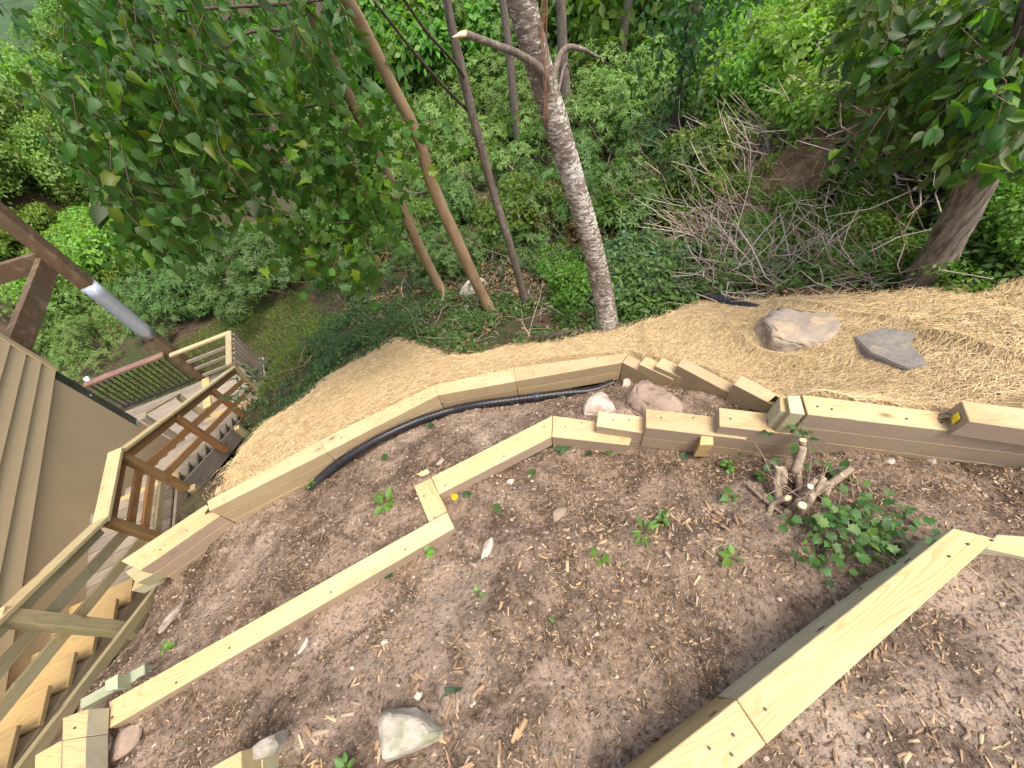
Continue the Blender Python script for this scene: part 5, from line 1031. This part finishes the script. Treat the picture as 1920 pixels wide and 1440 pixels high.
def grass(name, label, poly, n_, hgt, base):
    a = np.array([hit(px, py, hill_h)[:2] for px, py in poly]); x = rng.uniform(a[:, 0].min(), a[:, 0].max(), n_ * 3); y = rng.uniform(a[:, 1].min(), a[:, 1].max(), n_ * 3); k = pip(x, y, a); x, y = x[k][:n_], y[k][:n_]
    z = hill_h(x, y); an = rng.uniform(0, 6.28, len(x)); h_ = hgt * rng.uniform(.4, 1.1, len(x)); w_ = .006 + .004 * rng.random(len(x)); dx, dy = np.cos(an), np.sin(an); lean = rng.normal(0, .5, (len(x), 2)) * h_[:, None]
    V = np.stack([np.stack([x - dx * w_, y - dy * w_, z - .01], 1), np.stack([x + dx * w_, y + dy * w_, z - .01], 1), np.stack([x + lean[:, 0], y + lean[:, 1], z + h_], 1)], 1).reshape(-1, 3)
    F = np.arange(len(V)).reshape(-1, 3); tag(obj(name, np_mesh(name, V, F, M_GRASSB, np.repeat(green(len(x), base, .4, .5), 3, axis=0))), label, 'grass', kind='stuff')
grass('lawn_grass', 'short lawn grass behind the deck railings', [(160, 745), (300, 660), (420, 590), (560, 550), (640, 600), (560, 700), (480, 760), (420, 760), (300, 760)], 42000, .07, (.10, .16, .03))
# dead brush on the right bank
inbr = np.array([hit(px, py, hill_h)[:2] for px, py in [(1240, 230), (1420, 180), (1560, 240), (1720, 300), (1720, 540), (1400, 555), (1300, 540), (1250, 400)]])
PALB = ((.54, .47, .42), (.42, .35, .29), (.30, .21, .15), (.58, .48, .37))
twigs(5600, hill_h, lambda x, y: pip(x, y, inbr), (inbr[:, 0].min(), inbr[:, 0].max()), (inbr[:, 1].min(), inbr[:, 1].max()), 'brush', 'tangle of grey dead twigs on the right bank', (.3, 1.1), .0048, 'brush', PALB, .45, .5)
inbr2 = np.array([hit(px, py, hill_h)[:2] for px, py in [(1590, 200), (1800, 190), (1830, 300), (1780, 350), (1620, 340)]])
twigs(700, hill_h, lambda x, y: pip(x, y, inbr2), (inbr2[:, 0].min(), inbr2[:, 0].max()), (inbr2[:, 1].min(), inbr2[:, 1].max()), 'brush', 'heap of dead branches beside the right-hand trunk', (.5, 1.4), .008, 'brush', PALB, .35, .3)
inlit = np.array([hit(px, py, hill_h)[:2] for px, py in [(640, 580), (980, 480), (1140, 560), (1100, 630), (860, 665), (700, 640)]])
twigs(420, hill_h, lambda x, y: pip(x, y, inlit), (inlit[:, 0].min(), inlit[:, 0].max()), (inlit[:, 1].min(), inlit[:, 1].max()), 'brush', 'dry twigs among the ground cover below the slender trunks', (.25, .8), .003, 'brush', PALB, .25, .4)
twigs(500, hill_h, lambda x, y: pip(x, y, np.array([hit(px, py, hill_h)[:2] for px, py in [(620, 300), (1300, 250), (1300, 420), (1000, 520), (650, 540)]])), (-3, 8), (3, 14), 'brush', 'bare stems inside the dark rhododendron thicket', (.6, 1.6), .007, 'brush', ((.16, .12, .09), (.22, .17, .13)), 1.0, .4)
def dead(label, q, r, mat=M_GREYBARK):
    P = [hit(px, py, hill_h) + np.array([0, 0, u_]) for px, py, u_ in q]; o = tube('dead_branch', P, r, mat, None, 8, .15, 5); tag(o, label, 'branch', 'dead branches on the ground')
dead('thick pale dead log lying in the brush on the bank', [(1400, 230, .15), (1440, 243, .2), (1480, 255, .15)], [.10, .09, .06])
dead('pale branch slanting over the dirt bank', [(1680, 352, .1), (1720, 300, .35), (1770, 245, .6)], [.035, .028, .018])
dead('long bent dead branch in the brush', [(1340, 240, .3), (1375, 290, .3), (1420, 320, .2), (1440, 345, .1)], [.03, .025, .015])
dead('broken tan board-like branch on the bank', [(1640, 372, .12), (1725, 412, .08)], [.03, .02], M_BROWNBARK)
dead('dark rotten log at the straw edge left of the birch', [(1000, 640, .05), (1040, 634, .06), (1085, 627, .05)], [.045, .04, .03], M_DARKBARK)
dead('thin pink-brown branch curving left from the birch', [(955, 345, .5), (985, 372, .5), (1020, 378, .55), (1058, 385, .6)], [.012, .016, .014], M_BROWNBARK)
dead('pale stick arching right of the birch', [(1130, 390, .4), (1145, 350, .7), (1200, 365, .5), (1240, 385, .2)], [.012, .01, .008], M_GREYBARK)
# bare dirt bank
dbp = hit(1575, 325, hill_h)
def bank_h(x, y):
    r2 = ((x - dbp[0]) ** 2 + (y - dbp[1] - .35) ** 2); return hill_h(x, y) + .75 * np.exp(-r2 / .42) - .03 + .16 * fbm(x, y, 2.2, 4, .6) + .06 * fbm(x, y, 8, 3, .6)
t = NT('clay'); p = t.pos(); c = t.mix(t.ramp(t.noise(p, 4, 6, .65), [(.38, (0, 0, 0)), (.62, (1, 1, 1))]), (.13, .085, .048), (.30, .205, .12)); t.col(c); t.bump(t.noise(p, 12, 6, .7), 1, .08); t.set(.95, .1)
sheet('dirt_bank', np.arange(dbp[0] - 1.6, dbp[0] + 1.6, .04), np.arange(dbp[1] - 1.3, dbp[1] + 2, .04), bank_h, lambda x, y: ((x - dbp[0]) / 1.15) ** 2 + ((y - dbp[1] - .3) / .95) ** 2 + 1.6 * fbm(x, y, 2.5, 3) < .40, t.m)['kind'] = 'structure'
# overhanging sprig beside the stairs
sg = hit(590, 660, hill_h); SG = tag(empty('sapling', sg), 'thin sapling with long leaves leaning over the lower stair rail', 'sapling')
tube('stem', [sg, atR(570, 685, 5.6), atR(555, 690, 5.4), atR(520, 700, 5.2), atR(490, 715, 5.0)], [.016, .012, .010, .008, .005], M_BROWNBARK, SG, 6, .1, 5); tube('stem', [atR(558, 688, 5.45), atR(572, 650, 5.4), atR(575, 640, 5.3)], [.009, .006, .004], M_BROWNBARK, SG, 6, .1, 4)
P, Y, Z = [], [], []
for cx_, cy_, R, nn in ((470, 700, 4.9, 24), (455, 720, 4.9, 20), (445, 750, 4.9, 18), (480, 735, 5, 14), (575, 640, 5.3, 12), (600, 645, 5.3, 10), (500, 690, 5.1, 12)):
    for k in range(nn): P.append(atR(cx_ + rng.normal(0, 9), cy_ + rng.normal(0, 9), R + rng.normal(0, .1))); Y.append(nrm(rng.normal(size=3) + np.array([0, 0, -.3]))); Z.append(nrm(rng.normal(size=3) * .5 + np.array([0, 0, 1.])))
P, Y, Z = map(np.array, (P, Y, Z)); V, F, Cc = leaves_arrays(T_NA, P, Y, Z, rng.uniform(.10, .17, len(P)), green(len(P), (.07, .105, .05))); obj('foliage', np_mesh('foliage', V, F, M_RHODO, Cc), SG)
# every shrub and far tree is told apart by its size and by the nearest thing one can find beside it
LM = [('the birch trunk', 1070, 320), ('the birch foot', 1138, 590), ('the tall porch post', 210, 570), ('the thin dark stem', 900, 270), ('the brown trunks', 790, 330), ('the dirt bank', 1570, 290), ('the right-hand tree', 1800, 400),
      ('the ivy-covered trunk', 1290, 80), ('the brown deck rail', 240, 690), ('the broken branch', 900, 80), ('the black pipe outlet', 1320, 565), ('the topmost grey trunk', 1178, 30), ('the pale deck corner', 430, 640), ('the overhanging leaves', 260, 240), ('the roof beams', 50, 530), ('the top right corner', 1880, 40), ('the top left corner', 40, 40)]
DIRS = ['right of', 'below and right of', 'below', 'below and left of', 'left of', 'above and left of', 'above', 'above and right of']
WORD = {'rhododendron_bush': 'rhododendron bush', 'leafy_shrub': 'leafy shrub', 'pale_shrub': 'pale grey-green shrub', 'background_tree': 'leafy tree'}
byl = {}
for o in scene.objects:
    nm_ = o.name.split('.')[0]
    if o.type == 'EMPTY' and nm_ in WORD and o.get('group'):
        q = np.array(o.location) + np.array([0, 0, .5 * o.scale[2]]); x_, y_ = map(float, prj(q)); L_ = min(LM, key=lambda l: math.hypot(l[1] - x_, l[2] - y_)); d2 = math.hypot(L_[1] - x_, L_[2] - y_)
        k_ = int(round(math.degrees(math.atan2(y_ - L_[2], x_ - L_[1])) / 45)) % 8; tone = {'dark': 'dark ', 'tall': 'dull green ', 'grey': 'greyish ', 'pale': 'pale ', 'brig': 'bright ', 'mid ': 'mid green ', 'dens': 'dense ', 'low ': 'low ', 'smal': 'small ', 'leaf': '', 'half': 'half dead brownish '}.get(o['label'][:4], '')
        if nm_ == 'pale_shrub': tone = ''
        byl.setdefault(f"{tone}{WORD[nm_]} {'right by and ' if d2 < 70 else 'close ' if d2 < 150 else 'well '}{DIRS[k_]} {L_[0]}".replace('right by and ', 'just '), []).append((x_, y_, o.scale[0], o))
for l_, v in byl.items():
    if len(v) == 1: v[0][3]['label'] = l_; continue
    v.sort(key=lambda t_: t_[0]); ORD = ['leftmost', 'second from left', 'third from left', 'fourth from left', 'fifth from left', 'sixth from left', 'seventh from left', 'eighth from left', 'ninth from left', 'tenth from left', 'eleventh from left', 'twelfth from left', 'thirteenth from left', 'fourteenth from left', 'fifteenth from left', 'sixteenth from left', 'seventeenth from left', 'eighteenth from left', 'nineteenth from left', 'twentieth from left', 'twenty-first from left', 'twenty-second from left', 'twenty-third from left', 'twenty-fourth from left', 'twenty-fifth from left']
    for i_, t_ in enumerate(v): t_[3]['label'] = l_ + ', ' + ('rightmost' if i_ == len(v) - 1 else ORD[min(i_, 24)])
print('objects', len(scene.objects), 'tris', sum(len(m.polygons) for m in bpy.data.meshes))
